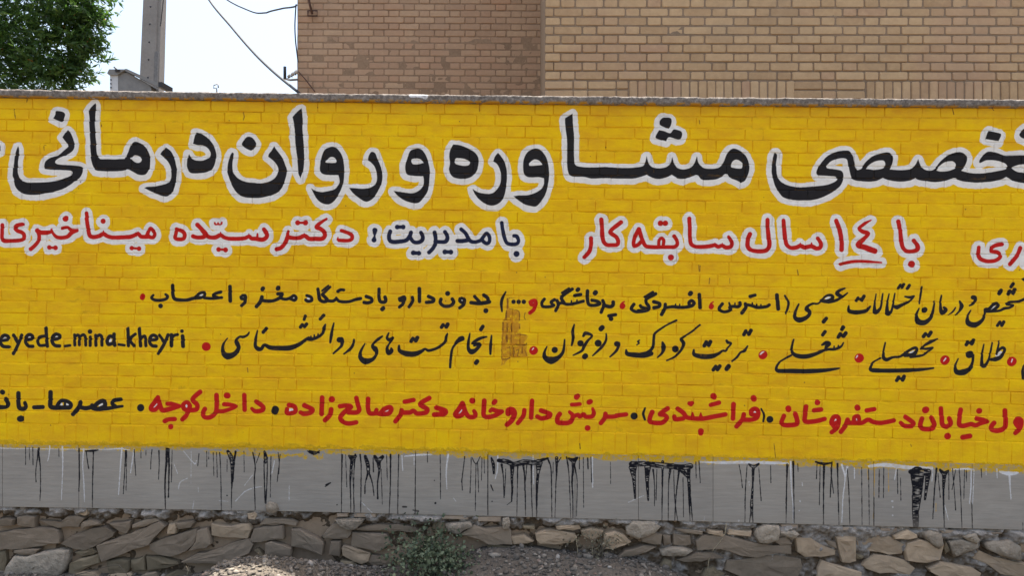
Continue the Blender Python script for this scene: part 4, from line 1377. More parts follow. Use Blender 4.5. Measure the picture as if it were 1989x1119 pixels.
# wall body
def prism(name, x0, x1, ztop, zbot, y0, y1, mat, parent, n=24):
    V = []; Fc = []
    for a in range(n+1):
        x = x0+(x1-x0)*a/n
        for y, z in ((y0, zbot(x)), (y1, zbot(x)), (y1, ztop(x)), (y0, ztop(x))): V.append(Vector((x, y, z))-parent.location)
    for a in range(n):
        for k in range(4): Fc.append((a*4+k, a*4+(k+1) % 4, a*4+4+(k+1) % 4, a*4+4+k))
    Fc += [(0, 1, 2, 3)[::-1], (n*4, n*4+1, n*4+2, n*4+3)]
    return link(name, mesh(name, V, Fc), mat, parent)
prism('wall_core', XA-.3, XB+.25, lambda x: zl(0, x)-.002, lambda x: -.5, .05, .22, M_MORT1, wall)
# coping: one cast course with a ragged front
def cop_z(x):
    a = px_plane(0, 171.5, -.03)[1]; c = px_plane(1989, 191.8, -.03)[1]; s = (x-xL)/(xR-xL)
    return float(a+(c-a)*s)-.006*4*s*(1-s)*(1 if 0 <= s <= 1 else 0)
nx = int((XB-XA+.55)/.006); X = np.linspace(XA-.3, XB+.25, nx); prof = [(.24, 0), (.23, 1), (.02, 1.0), (-.008, 1.0), (-.022, .95), (-.0315, .84), (-.032, .7), (-.032, .45), (-.031, .22), (-.029, .08), (-.022, 0), (.0, -.01), (.24, 0)]
V = np.zeros((nx, len(prof), 3)); ct = np.array([cop_z(x) for x in X]); cb = np.array([zl(0, x)-.001 for x in X])
for j, (y, q) in enumerate(prof):
    V[:, j, 0] = X; V[:, j, 1] = y-.0045*fbm(X*45, np.full(nx, j*.9), 3)*(1 if -.04 < y < .01 else 0)
    V[:, j, 2] = cb+(ct-cb)*q+(.003*fbm(X*30, np.full(nx, j*3.), 8) if 3 <= j <= 11 else 0)
    if j in (9, 10, 11): V[:, j, 2] += .004*np.clip(fbm(X*16, X*0+j, 12), -.3, 1)
    if j in (2, 3, 4, 5): V[:, j, 2] += .0025*fbm(X*22, X*0, 14)
I = np.arange(nx*len(prof)).reshape(nx, len(prof)); Q = np.stack([I[:-1, :-1], I[:-1, 1:], I[1:, 1:], I[1:, :-1]], -1).reshape(-1, 4)
me = mesh_np('coping', V.reshape(-1, 3)-np.array(wall.location), Q[:, ::-1], False); co = link('coping', me, M_COP, wall)
# grey panels
JT = [-150, 5, 153, 322, 495, 663, 807, 948, 1117, 1240, 1385, 1542, 1697, 1888, 2060, 2200]
def pan_top(x): return zl(28, x)-.0015
def pan_bot(x):
    pts = [(-400, 973), (0, 985), (330, 990), (660, 996), (950, 1003.5), (1260, 1011), (1600, 1020), (1989, 1030), (2400, 1042)]
    zz = [float(px_plane(0, 0)[1])]
    xs = [float(px_plane(a, b)[0]) for a, b in pts]; zs = [float(px_plane(a, b)[1]) for a, b in pts]; return float(np.interp(x, xs, zs))
for k in range(len(JT)-1):
    x0 = float(px_plane(JT[k], 930)[0])+.0009; x1 = float(px_plane(JT[k+1], 930)[0])-.0009; dy = random.uniform(-.0012, .0012)
    bm = bmesh.new(); c = [(x0, pan_bot(x0)), (x1, pan_bot(x1)), (x1, pan_top(x1)), (x0, pan_top(x0))]; vs = []
    for y in (.020, -.0005+dy):
        for x, z in c: vs.append(bm.verts.new((x, y+.15*0-.15, z)))
    for f in ((3, 2, 1, 0), (4, 5, 6, 7), (0, 1, 5, 4), (1, 2, 6, 5), (2, 3, 7, 6), (3, 0, 4, 7)): bm.faces.new([vs[i] for i in f])
    bmesh.ops.bevel(bm, geom=[e for e in bm.edges if all(v.co.y < -.14 for v in e.verts)], offset=.0014, segments=1, affect='EDGES')
    bmesh.ops.recalc_face_normals(bm, faces=bm.faces); me = bpy.data.meshes.new('panel'); bm.to_mesh(me); bm.free(); link('panel', me, M_PAN, wall)
# plinth: mortar and earth packed round the stones
def plinth_y(X, Z):
    pb = np.array([pan_bot(x) for x in X[0]])[None, :]; d = pb-Z            # depth below the panels
    lump = fbm(X*9, Z*13, 41); rag = np.clip(1.25-(d+.04*fbm(X*5, Z*5, 44))/.075, 0, 1)
    y = .058-.030*np.clip((X-.0)/1.2, 0, 1)-.030*lump-.018*fbm(X*40, Z*40, 42, 3)-rag*(.046-.018*np.clip(X/1.2, 0, 1)+.055*fbm(X*13, Z*16, 43)+.024*fbm(X*34, Z*34, 48))
    y = np.where(d < .012, np.maximum(y, .004), y); return y
pm = sheet_grid('rubble_mortar', XA-.3, XB+.25, lambda x: (-.12, pan_bot(x)+.004), 110, .006, plinth_y, M_RUB, wall, False); pm['kind'] = 'stuff'
# the stones, each with its own outline and broken face
def stone(poly, kind, yf=None, deep=.10):
    r = random; pts = [P(x, y) for x, y in poly]; cx = sum(p.x for p in pts)/len(pts); cz = sum(p.z for p in pts)/len(pts)
    o2 = []
    for a, b in zip(pts, pts[1:]+pts[:1]):
        L = (b-a).length; n = max(1, int(L/.045))
        for k in range(n):
            q = a.lerp(b, k/n); j = .0035 if kind != 'c' else .0012; o2.append((q.x-cx+r.uniform(-j, j), q.z-cz+r.uniform(-j, j)))
    n = len(o2); size = max(max(abs(x) for x, z in o2), max(abs(z) for x, z in o2))
    if yf is None: yf = {'s': r.uniform(-.004, .016), 'g': r.uniform(.004, .022), 't': r.uniform(-.006, .014), 'p': r.uniform(-.022, -.006), 'c': .006}[kind]
    tx, tz = r.uniform(-.10, .10), r.uniform(-.12, .05); rough = {'s': .0022, 'g': .0035, 't': .003, 'p': .008, 'c': .001}[kind]; bul = {'s': .004, 'g': .008, 't': .004, 'p': .010, 'c': .001}[kind]
    rings = [(1.0, deep, 0), (1.0, .016, 0), (1.0-.006/max(size, .02)*.5, .004, .3), (1-.016/max(size, .04)*.35, 0, .7), (.72, -bul*.35, 1), (.40, -bul*.6, 1)]
    if kind == 'p': rings = [(1.0, deep, 0), (1.0, .020, 0), (.985, .008, .3), (.94, 0, .5), (.80, -bul*.3, .7), (.68, -bul*.5, .8), (.55, -bul*.65, .8), (.42, -bul*.75, .8), (.28, -bul*.85, .8), (.14, -bul*.9, .8)]
    V = []
    sd_ = r.randrange(1000)
    for f, y, q in rings:
        for x, z in o2:
            xx, zz = x*f, z*f
            yy = y+q*(tx*xx+tz*zz)*.5+q*rough*(2.2 if kind != 'p' else 1.2)*float(fbm(np.array(xx*22+sd_), np.array(zz*30+sd_), 3))*1.6
            V.append((xx+(r.uniform(-1, 1)*rough*.5 if q else 0), yy, zz+(r.uniform(-1, 1)*rough*.5 if q else 0)))
    V.append((0, -bul, 0)); Fc = []
    for k in range(len(rings)-1):
        for a in range(n): Fc.append((k*n+a, k*n+(a+1) % n, (k+1)*n+(a+1) % n, (k+1)*n+a))
    l = (len(rings)-1)*n
    for a in range(n): Fc.append((l+a, l+(a+1) % n, len(V)-1))
    me = mesh('stone', V, Fc, kind == 'p'); bm = bmesh.new(); bm.from_mesh(me); bmesh.ops.recalc_face_normals(bm, faces=bm.faces); bm.to_mesh(me); bm.free()
    nm = 'brick' if kind == 'c' else 'stone'; me.name = nm
    return link(nm, me, {'s': M_S, 'g': M_G, 't': M_T, 'p': M_P, 'c': M_C}[kind], wall, (cx, yf-.15, cz))
ox = oy = 0; s_ = 1
for ln in STONES.strip().splitlines():
    q = ln.split()
    if q[0] == '@': ox, oy, s_ = map(float, q[1:]); continue
    stone([(ox+float(t.split(',')[0])/s_, oy+float(t.split(',')[1])/s_) for t in q[1:]], q[0])
# stones of the courses lower down and beyond the frame, mostly buried
for row, (zc, hh) in enumerate(((.015, .10), (-.08, .1))):
    x = XA-.2
    while x < XB+.2:
        wd = random.uniform(.14, .34)
        if random.random() < .9:
            pts = []
            for k in range(7):
                q = 2*math.pi*k/7; pts.append((x+wd/2+math.cos(q)*wd*.47*random.uniform(.85, 1.05), zc+math.sin(q)*hh*.48*random.uniform(.8, 1.1)))
            pp = [(CXP+F*((px*RT[0]+DIST*RT[1])/(DIST*FW[1]+px*FW[0])), CYP-F*(pz-EYE)/(DIST*FW[1]+px*FW[0])) for px, pz in pts]
            stone(pp, random.choice('sgt'))
        x += wd
for side in (-1, 1):
    for k in range(34):
        x = (XA+.02 if side < 0 else xR+.19)+random.uniform(0, 1.66); z = random.uniform(.1, .36); wd = random.uniform(.07, .14); pts = [(x+math.cos(2*math.pi*q/7)*wd*random.uniform(.8, 1.1), z+math.sin(2*math.pi*q/7)*wd*random.uniform(.3, .48)) for q in range(7)]
        pp = [(CXP+F*((px*RT[0]+DIST*RT[1])/(DIST*FW[1]+px*FW[0])), CYP-F*(pz-EYE)/(DIST*FW[1]+px*FW[0])) for px, pz in pts]; stone(pp, random.choice('sgt'))
# ================================================================ buildings behind
def px_x(px, py, yp): return float(px_plane(px, py, yp)[0])
def flemish(parent, yp, x0, x1, ztop, zbot, vis, pitch, sw, hw, phase, slope, mat, mort, variants, skip=None, limit=300):
    """rows from ztop downwards; vis = (xa, xb, za, zb) part of the wall in the photograph"""
    items = []; row = 0; z = ztop
    while z-pitch > zbot:
        x = x0+((phase+(sw+hw)/2*(row % 2)) % (sw+hw))-(sw+hw); k = 0
        while x < x1:
            wd = sw if k % 2 == 0 else hw; a = max(x, x0); b = min(x+wd, x1)
            if b-a > .03:
                cx = (a+b)/2; zc = z-pitch/2-slope*cx
                if not (skip and skip(cx, zc)):
                    kind = 'S' if (b-a) > (sw+hw)/2 else 'H'; base = (sw if kind == 'S' else hw)
                    M = Matrix.Translation((cx, yp+random.uniform(-.002, .003), zc)) @ Matrix.Rotation(math.radians(random.uniform(-.4, 1.2)), 4, 'X') @ Matrix.Rotation(math.atan(slope), 4, 'Y') @ Matrix.Diagonal(((b-a)/base, 1, 1, 1))
                    inv = vis[0]-.1 < cx < vis[1]+.1 and vis[2]-.05 < zc < vis[3]+.05
                    items.append(((b-a)*(1 if inv else 1e-3)*(1+.001*cx), (kind, random.randrange(8)), M))
            x += wd; k += 1
        z -= pitch; row += 1
    split_parts(items, variants, 'brick', mat, parent, 'brick_masonry', min(limit, sum(1 for q in items if q[0] > .01)), rest_tint=True)
def bvars(sw, hw, h, soft=.0048, proud=.006):
    v = {}
    for s in range(8): v[('S', s)] = brick_variant(200+s, sw-.0065, h-.009, proud, soft); v[('H', s)] = brick_variant(300+s, hw-.0065, h-.009, proud, soft)
    return v
def backing(parent, x0, x1, z0, z1, yp, mat, name='joint_mortar', amp=.004, dx=.03, off=None):
    nx = int((x1-x0)/dx)+2; nz = int((z1-z0)/dx)+2; X, Z = np.meshgrid(np.linspace(x0, x1, nx), np.linspace(z0, z1, nz)); Y = yp+amp*fbm(X*9, Z*9, 61, 3)+(off(X, Z) if off else 0)
    I = np.arange(nx*nz).reshape(nz, nx); Q = np.stack([I[:-1, :-1], I[:-1, 1:], I[1:, 1:], I[1:, :-1]], -1).reshape(-1, 4)
    o = link(name, mesh_np(name, np.stack([X, Y, Z], -1).reshape(-1, 3)-np.array(parent.location), Q, True), mat, parent); o['kind'] = 'stuff'; return o
# --- right, nearer house wall
Y1 = 1.45; b1 = empty('brick_building', (3, Y1+1.0, 0), 'tan brick house wall with upright-brick window heads, the nearer one on the right', 'building')
xc = px_x(1058, 100, Y1); pitch1 = 17.5*(Y1+DIST)/F; sw1 = 55.3*(Y1+DIST)/F; hw1 = 28.0*(Y1+DIST)/F
zrow = float(px_plane(1600, 156.0, Y1)[1])+.008*px_x(1600, 156, Y1)          # bottom of the last full course
top1 = 6.1; nr = int((top1-zrow)/pitch1); ztop = zrow+nr*pitch1
par = (nr-1-8) % 2                                                            # the row whose bottom is at y 16 starts a stretcher at x 1537.5
ph = (px_x(1537.5, 10, Y1)-xc) % (sw1+hw1)
if par: ph += (sw1+hw1)/2
vis1 = (xc, px_x(1989, 100, Y1), float(px_plane(1500, 190, Y1)[1]), float(px_plane(1500, 0, Y1)[1]))
flemish(b1, Y1, xc, 6.4, ztop, zrow-.01, vis1, pitch1, sw1, hw1, ph, .008, M_BR1, M_MORT1, bvars(sw1, hw1, pitch1))
# below: soldier lintels over the hidden windows, brick piers between
zl1 = zrow-.004; hl = .205; sol = []; lay = []
def solx(a, b):
    x = px_x(a, 170, Y1); e = px_x(b, 170, Y1)
    while x < e:
        wd = .066*random.uniform(.94, 1.06); sol.append((1, ('R', random.randrange(8)), Matrix.Translation((x+wd/2, Y1+random.uniform(-.004, .003), zl1-hl/2-.008*x)) @ Matrix.Rotation(math.radians(random.uniform(-1, 1)), 4, 'Z'))); x += wd
solx(1222, 1538); solx(1683, 2035)
def pier(a, b):
    for r_ in range(4):
        x = px_x(a, 170, Y1)-(hw1 if r_ % 2 else 0); k = r_ % 2; e = px_x(b, 170, Y1)
        while x < e-.01:
            wd = hw1 if k % 2 else sw1; aa = max(x, px_x(a, 170, Y1)); bb = min(x+wd, e)
            if bb-aa > .03: lay.append((1, ('S' if bb-aa > .15 else 'H', random.randrange(8)), Matrix.Translation(((aa+bb)/2, Y1+random.uniform(-.002, .003), zl1-pitch1*(r_+.5)-.008*(aa+bb)/2)) @ Matrix.Diagonal(((bb-aa)/(sw1 if bb-aa > .15 else hw1), 1, 1, 1))))
            x += wd; k += 1
pier(1058, 1220); pier(1540, 1681)
vv = bvars(sw1, hw1, pitch1)
for s in range(8): vv[('R', s)] = brick_variant(400+s, .060, hl-.006, .004, .005)
split_parts(sol+lay, vv, 'brick', M_BR1, b1, 'brick_masonry', 100, rest_tint=True)
zfl = float(px_plane(1500, 69, Y1)[1]); backing(b1, xc, 6.4, .0, ztop, Y1+.004, M_MORT1, dx=.025, off=lambda X, Z: np.where(Z+.008*X > zfl, -.0048, 0)-.002*vnoise(X*3, Z*3, 5))
def block(name, parent, x0, x1, y0, y1, z0, z1, mat):
    L = parent.location; return link(name, box_mesh(name, x0-L.x, x1-L.x, y0-L.y, y1-L.y, z0-L.z, z1-L.z), mat, parent)
block('wall_body', b1, xc+.002, 6.4, Y1+.012, Y1+5.5, 0, ztop+.02, M_MORT1)
block('roof_edge', b1, xc-.05, 6.45, Y1-.06, Y1+5.5, ztop+.024, ztop+.14, M_COP)
# --- left, farther wing
Y2 = 3.62; b2 = empty('brick_building', (-1, Y2+1.0, 0), 'darker brown brick wing behind the wall, set back left of the tan house', 'building')
xa2 = px_x(577.5, 90, Y2); xb2 = xc+.15; pitch2 = 12.75*(Y2+DIST)/F; pair2 = 59.6*(Y2+DIST)/F; sw2 = pair2*.655; hw2 = pair2-sw2
zr2 = float(px_plane(700, 44.3, Y2)[1])+.013*px_x(700, 44, Y2); nr2 = int((5.9-zr2)/pitch2); zt2 = zr2+nr2*pitch2
ph2 = (px_x(628, 40, Y2)-xa2) % pair2
if nr2 % 2 == 0: ph2 += pair2/2
vis2 = (xa2, px_x(1056, 90, Y2), float(px_plane(800, 185, Y2)[1]), float(px_plane(800, 0, Y2)[1]))
flemish(b2, Y2, xa2, xb2, zt2, .2, vis2, pitch2, sw2, hw2, ph2, .013, M_BR2, M_MORT2, bvars(sw2, hw2, pitch2, .005, .004), limit=300)
zf2 = float(px_plane(800, 73, Y2)[1]); backing(b2, xa2, xb2, .0, zt2, Y2+.002, M_MORT2, amp=.0055, dx=.025, off=lambda X, Z: np.where(Z+.013*X < zf2, -.0038, 0))
block('wall_body', b2, xa2+.002, xb2, Y2+.014, Y2+5, 0, zt2+.02, M_MORT2)
block('roof_edge', b2, xa2-.05, xc-.052, Y2-.05, Y2+5, zt2+.024, zt2+.13, M_COP)
# ================================================================ metal, pole, cables
def simple(name, col, rough=.5, metal=0.0, var=.25):
    m, t, b = new_mat(name, rough, .4); n1 = noise(t, 24, 5, .65)
    t.links.new(ramp(t, n1, [(.3, tuple(c*(1-var) for c in col)), (.7, tuple(min(1, c*(1+var)) for c in col))]), b.inputs['Base Color']); b.inputs['Metallic'].default_value = metal
    bump(t, b, n1, .15, .002); return m
M_TIN = simple('painted_sheet_metal', (.20, .197, .185), .55, .0, .14); M_TINW = simple('pale_sheet_metal', (.52, .53, .53), .5, 0, .1)
M_BLK = simple('black_rubber', (.025, .026, .03), .6); M_RUST = simple('rusty_steel', (.10, .055, .04), .8); M_GALV = simple('galvanised_steel', (.36, .36, .36), .45, .3)
M_POLE = plain('cast_pole_concrete', (.27, .245, .22), (.35, .325, .295), 18, .4, .003)
# concrete utility pole
YP = 9.0; k_ = (YP+DIST)/F
pole = empty('utility_pole', (px_x(273, 170, YP), YP, 0), 'grey concrete utility pole with a row of small holes, rising behind the wall', 'pole')
def pole_me():
    # H section: wide front web, recessed flute on the right cheek
    w0, w1 = .43, .30; H = 9.0; sec = lambda w, d: [(-w/2, 0), (w*.30, 0), (w*.33, .025), (w/2-.012, .025), (w/2, .037), (w/2, d), (-w/2, d)]
    V = []; Fc = []
    for i in range(13):
        q = i/12; w = w0+(w1-w0)*q; 
        for x, y in sec(w, .26-.06*q): V.append((x+.0, y, H*q))
    for i in range(12):
        for k in range(7): Fc.append((i*7+k, i*7+(k+1) % 7, i*7+7+(k+1) % 7, i*7+7+k))
    Fc.append(tuple(range(7))[::-1]); Fc.append(tuple(84+k for k in range(7))); return mesh('pole_shaft', V, Fc)
sh = link('pole_shaft', pole_me(), M_POLE, pole)
zb_, zt_ = float(px_plane(290, 160, YP)[1]), float(px_plane(290, 0, YP)[1])
xbm = (px_x(271.5, 150, YP)+px_x(307.5, 150, YP))/2; xtm = (px_x(277, 5, YP)+px_x(313, 5, YP))/2; zb_ = float(px_plane(290, 150, YP)[1])
lean = (xtm-xbm)/(zt_-zb_); pole.location.x = xbm-lean*zb_; pole.rotation_euler = (0, math.atan(lean), 0)
wmid = .43+(.30-.43)*(zb_+.5)/9; want = 36.0*k_; sh.scale = (want/wmid, 1, 1)
for py in (12, 46, 81, 115, 150, -22, -56):
    z = float(px_plane(288, py, YP)[1]); me = tube_mesh('bolt_hole', [(0, 0, 0), (0, .012, 0)], .016, 10); link('bolt_hole', me, M_BLK, pole, (-.02, -.004, z))
me = box_mesh('recess_shade_strip', -.035, .035, -.012, .02, 0, float(px_plane(290, 100, YP)[1]), .004); link('recess_shade_strip', me, simple('recess_shade_tone', (.17, .16, .15)), pole, (want/2-.045, .0, 0))  # added strip whose dark colour stands in for the shade of the right-hand recess
def cable(name, pts, r, mat, label, cat='cable', n=40):
    Q = []; pp = [Vector(p) for p in pts]
    A = np.array(pp); S_, _ = smooth_open(A[:, [0, 2]], A[:, 1], 8)
    _, yy = smooth_open(A[:, [0, 2]], A[:, 1], 8)
    o = link(name, tube_mesh(name, [(s[0], y, s[1]) for s, y in zip(S_, yy)], r), mat); return tag(o, label, cat)
cable('service_cable', [P(x, y, yy) for x, y, yy in ((250, -290, 7.6), (330, -120, 6.8), (407, 0, 6.1), (448, 50, 5.6), (491, 100, 5.0), (531, 139, 4.4), (576, 176, 3.55), (600, 196, 3.5))], .015, M_BLK, 'thick black service cable slanting down across the sky to the brown brick wing')
cable('thin_wire', [P(x, y, yy) for x, y, yy in ((400, -30, 5.5), (443, 0, 5.1), (465, 12, 4.9), (498, 24.5, 4.6), (518, 24, 4.4), (547, 16, 4.0), (576, 9, 3.6))], .0095, M_BLK, 'thin dark wire dipping across the sky to the corner of the brown wing', 'wire')
cable('hanging_wire', [P(x, y, 3.56) for x, y in ((575, 8), (573.5, 30), (572.8, 52), (574, 78), (577, 104), (579, 120))], .007, M_BLK, 'dark wire hanging down the corner edge of the brown brick wing', 'wire')
cable('pole_wire', [P(x, y, yy) for x, y, yy in ((322, -60, 8.8), (317, 0, 8.85), (314, 30, 8.9), (312, 50, 8.95))], .008, M_BLK, 'thin wire running down the right edge of the concrete pole', 'wire')
cable('rusty_wire', [P(x, y, 3.58) for x, y in ((578, 137), (590, 150), (602, 165), (612, 178))], .007, M_RUST, 'short rusty wire lying diagonally on the brown wing near its corner', 'wire')
# wall hook at the top of the wing
hk = empty('wall_hook', P(606, 24, Y2), 'dark iron hook and rod fixed to the brown wing near the top edge', 'hook')
def rel(o, pts): return [Vector(p)-Vector(o.location) for p in pts]
link('rod', tube_mesh('rod', rel(hk, [P(596, -30, 3.5), P(600, 0, 3.52), (P(606.5, 27, 3.55))]), .013), M_RUST, hk)
a_, b_, c_, d_ = P(598, 20, 3.585), P(616, 20, 3.585), P(616, 30, 3.585), P(598, 30, 3.585)
link('plate_frame', tube_mesh('plate_frame', rel(hk, [a_, b_, c_, d_, a_]), .009, 5), M_RUST, hk)
# insulator bracket at the corner
br = empty('insulator_bracket', P(575, 148, 3.6), 'pale insulator clamp with a black upright peg at the wing corner', 'bracket')
link('peg', tube_mesh('peg', rel(br, [P(553.3, 129, 3.5), P(553.3, 153, 3.5)]), .016, 8), M_BLK, br)
link('arm', tube_mesh('arm', rel(br, [P(553, 152, 3.5), P(563, 155, 3.52), P(578, 154, 3.6)]), .012, 6), M_GALV, br)
M_PORC = simple('pale_porcelain', (.50, .45, .38), .4)
for q, (x, y, r) in enumerate(((562, 147, .02), (569, 143, .022), (576, 139, .026))):
    link('insulator', tube_mesh('insulator', rel(br, [P(x-3, y+6, 3.54), P(x-1, y+2, 3.54), P(x+1, y-3, 3.54)]), r, 8, [r*.7, r, r*.5]), M_PORC, br)
# small metal loop standing on something behind the wall
lp = empty('pipe_loop', P(420, 172, 2.2), 'small grey pipe loop poking up above the coping against the sky', 'pipe')
link('loop', tube_mesh('loop', rel(lp, [P(421, 185, 2.2), P(421, 171, 2.2), P(415, 170.5, 2.2), P(415.3, 165, 2.2), P(423.5, 162.5, 2.2), P(424, 170, 2.2)]), .006, 6), M_GALV, lp)
# sheet-metal hood
YH = 1.9; hd = empty('metal_hood', P(265, 172, YH), 'grey sheet metal hood with a sloping top and dark end cap behind the wall', 'metal hood')
def ext(name, pts, y0, y1, mat, par):
    A = [P(x, y, YH) for x, y in pts]; n = len(A); V = [(p.x-par.location.x, y0, p.z-par.location.z) for p in A]+[(p.x-par.location.x, y1, p.z-par.location.z) for p in A]
    Fc = [tuple(range(n)), tuple(range(2*n-1, n-1, -1))]+[(i, n+i, n+(i+1) % n, (i+1) % n) for i in range(n)]
    me = mesh(name, V, Fc); bm = bmesh.new(); bm.from_mesh(me); bmesh.ops.recalc_face_normals(bm, faces=bm.faces); bm.to_mesh(me); bm.free(); return link(name, me, mat, par)
ext('side_sheet', [(229.5, 190), (229.5, 145), (233, 140.5), (248, 140.5), (291, 166), (294, 172), (294, 190)], 0, .14, M_TIN, hd)
ext('end_sheet', [(214.2, 190), (214.2, 146.2), (229.6, 146.2), (229.6, 190)], -.004, .14, M_TINW, hd)
ext('hood_lip', [(210.5, 143), (214.5, 135.3), (247, 135.3), (230, 146.4), (214, 146.4)], -.02, .15, M_TIN, hd)
ext('top_sheet', [(246, 135.2), (250, 135.2), (312, 163.5), (318, 170), (312, 171.5), (246.5, 138.8)], -.03, .16, M_TIN, hd)
ext('end_cap', [(311.5, 161), (319, 161), (319, 171.5), (311.5, 170.5)], -.035, .15, M_BLK, hd)
ext('latch', [(227, 137), (236, 136.4), (236, 141), (228, 141)], -.032, -.021, M_BLK, hd)
link('rod', tube_mesh('rod', rel(hd, [P(221.5, 129.5, YH-.03), P(230, 137.5, YH-.03)]), .007, 6), M_BLK, hd)
for y in (155, 162.5, 170): link('rivet', tube_mesh('rivet', [(0, 0, 0), (0, .008, 0)], .006, 8), M_BLK, hd, P(216.3, y, YH)-hd.location+Vector((0, -.011, 0)))
# ================================================================ tree
def tree():
    YT = 4.6; t = empty('broadleaf_tree', (px_x(60, 100, YT), YT, 0), 'leafy dark green tree with narrow leaves rising behind the wall at the left', 'tree')
    bark = plain('brown_bark', (.07, .05, .035), (.14, .105, .075), 30, .8, .006); r = random.Random(5)
    cx = t.location.x
    link('trunk', tube_mesh('trunk', [(0, 0, -.1), (.05, .02, .8), (-.02, 0, 1.6), (.04, -.03, 2.3)], .1, 9, [.17, .14, .11, .08]), bark, t)
    limbs = []
    for k in range(9):
        a = r.uniform(0, 6.28); e = r.uniform(.5, 1.25); L = r.uniform(1.0, 1.9); z = r.uniform(1.2, 2.2); p0 = Vector((0, 0, z)); d = Vector((math.cos(a)*math.cos(e), math.sin(a)*math.cos(e), math.sin(e)))
        p1 = p0+d*L*.5+Vector((0, 0, .05)); p2 = p0+d*L+Vector((r.uniform(-.1, .1), 0, .2)); link('limb', tube_mesh('limb', [p0, p1, p2], .03, 6, [.05, .032, .012]), bark, t)
    # leaf sprays: twigs of narrow leaves through the crown volume
    m, tt, b = new_mat('narrow_leaves', .5, .4); at = tt.nodes.new('ShaderNodeAttribute'); at.attribute_name = 'tint'
    c = ramp(tt, at.outputs['Fac'], [(0, (.026, .056, .018)), (.45, (.052, .108, .026)), (.8, (.10, .175, .038)), (.985, (.17, .25, .05)), (1, (.28, .13, .03))])
    tt.links.new(c, b.inputs['Base Color'])
    tr = tt.nodes.new('ShaderNodeBsdfTranslucent'); ms = tt.nodes.new('ShaderNodeMixShader'); ms.inputs[0].default_value = .38; hv = tt.nodes.new('ShaderNodeHueSaturation'); hv.inputs['Value'].default_value = 1.6; hv.inputs['Saturation'].default_value = 1.1
    tt.links.new(c, hv.inputs['Color']); tt.links.new(hv.outputs[0], tr.inputs[0]); out = tt.nodes['Material Output']; tt.links.new(b.outputs[0], ms.inputs[1]); tt.links.new(tr.outputs[0], ms.inputs[2]); tt.links.new(ms.outputs[0], out.inputs[0])
    rs = np.random.RandomState(8); ce = []
    # crown outline follows blobs given by (x px, y px, radius m)
    blobs = [(60, 60, .66), (128, 50, .36), (138, 110, .32), (20, 120, .55), (85, 130, .42), (-60, 40, .9), (60, -60, .85), (140, -30, .5), (-80, 160, .7), (-20, -140, .8), (70, -150, .6), (150, 60, .24), (128, 150, .20), (163, 38, .15), (158, 92, .16), (150, 10, .2), (60, 190, .5), (-40, 230, .5)]
    for bx, by, br_ in blobs:
        p = P(bx, by, YT); n = int(470*br_**2.3)+28
        d = rs.normal(size=(n, 3)); d /= np.linalg.norm(d, axis=1)[:, None]; q = rs.rand(n)**(1/2.2)*br_
        ce.append(np.stack([p.x+d[:, 0]*q, YT+d[:, 1]*q*1.0, p.z+d[:, 2]*q], 1))
    ce = np.concatenate(ce); keep = ~((ce[:, 2] < 1.0)); ce = ce[keep]
    V = []; T = []
    nl = 13; S = len(ce); base = np.repeat(ce, nl, 0); n = len(base)
    ang = rs.rand(n)*6.283; tw = rs.normal(size=(S, 3)); tw[:, 2] = tw[:, 2]*.5+.15; tw[:, 0] += .5*np.sign(ce[:, 0]-cx); tw /= np.linalg.norm(tw, axis=1)[:, None]; tw = np.repeat(tw, nl, 0)
    s = np.tile(np.linspace(0, 1, nl), S)[:, None]; o = base+tw*(s*.17)
    d = tw*.75+rs.normal(size=(n, 3))*.55; d[:, 2] -= .15; d /= np.linalg.norm(d, axis=1)[:, None]
    up = rs.normal(size=(n, 3)); side = np.cross(d, up); side /= np.linalg.norm(side, axis=1)[:, None]; nrm = np.cross(side, d)
    L = (.045+rs.rand(n)*.065)[:, None]; W = (.0095+rs.rand(n)*.007)[:, None]
    v0 = o; v1 = o+d*L*.45+side*W; v2 = o+d*L+nrm*L*-.12; v3 = o+d*L*.45-side*W
    V = np.stack([v0, v1, v2, v3], 1).reshape(-1, 3)-np.array(t.location); Q = np.arange(4*n).reshape(n, 4)
    me = mesh_np('crown', V, Q); a = me.attributes.new('tint', 'FLOAT', 'FACE')
    tv = np.clip(np.repeat(rs.rand(S)*.55, nl)+rs.rand(n)*.4, 0, .97); tv[rs.rand(n) < .004] = 1; a.data.foreach_set('value', tv.astype(np.float32)); link('crown', me, m, t)
    return m
M_LEAF = tree()
# ================================================================ ground
def gheight(X, Y):
    """earth level: a gravel heap left of centre, a bank of rubble against the wall in the middle"""
    X = np.asarray(X, float); Y = np.asarray(Y, float)
    z = .01-.012*X+.012*fbm(X*3, Y*3, 71)+.006*fbm(X*14, Y*14, 72, 3)
    hx = float(px_plane(555, 1100)[0]); z = z+.275*np.exp(-(np.abs((X-hx)/.42))**2.4-(np.abs((Y+.52)/.50))**2.2)
    m0 = float(px_plane(1075, 1080)[0]); z = z+(.195+.03*fbm(X*4, Y*4, 77))*np.exp(-(np.abs((X-m0)/.72))**4-(np.abs((Y-.02)/.55))**2.6)
    m1 = float(px_plane(740, 1100)[0]); z = z+.06*np.exp(-((X-m1)/.35)**2-(np.abs((Y)/.4))**2.4)
    return z
def axis(c, fine, step, far):
    a = [0.0]
    while a[-1] < far: a.append(a[-1]+(step if a[-1] < fine else step*1.18**(len([q for q in a if q >= fine])+1)))
    return np.array(a)
ax = axis(0, 3.6, .02, 420); X1 = np.concatenate([-ax[:0:-1], ax]); ay = axis(0, 1.2, .02, 420); Y1_ = np.concatenate([-ay[:0:-1], axis(0, .1, .05, 420)])
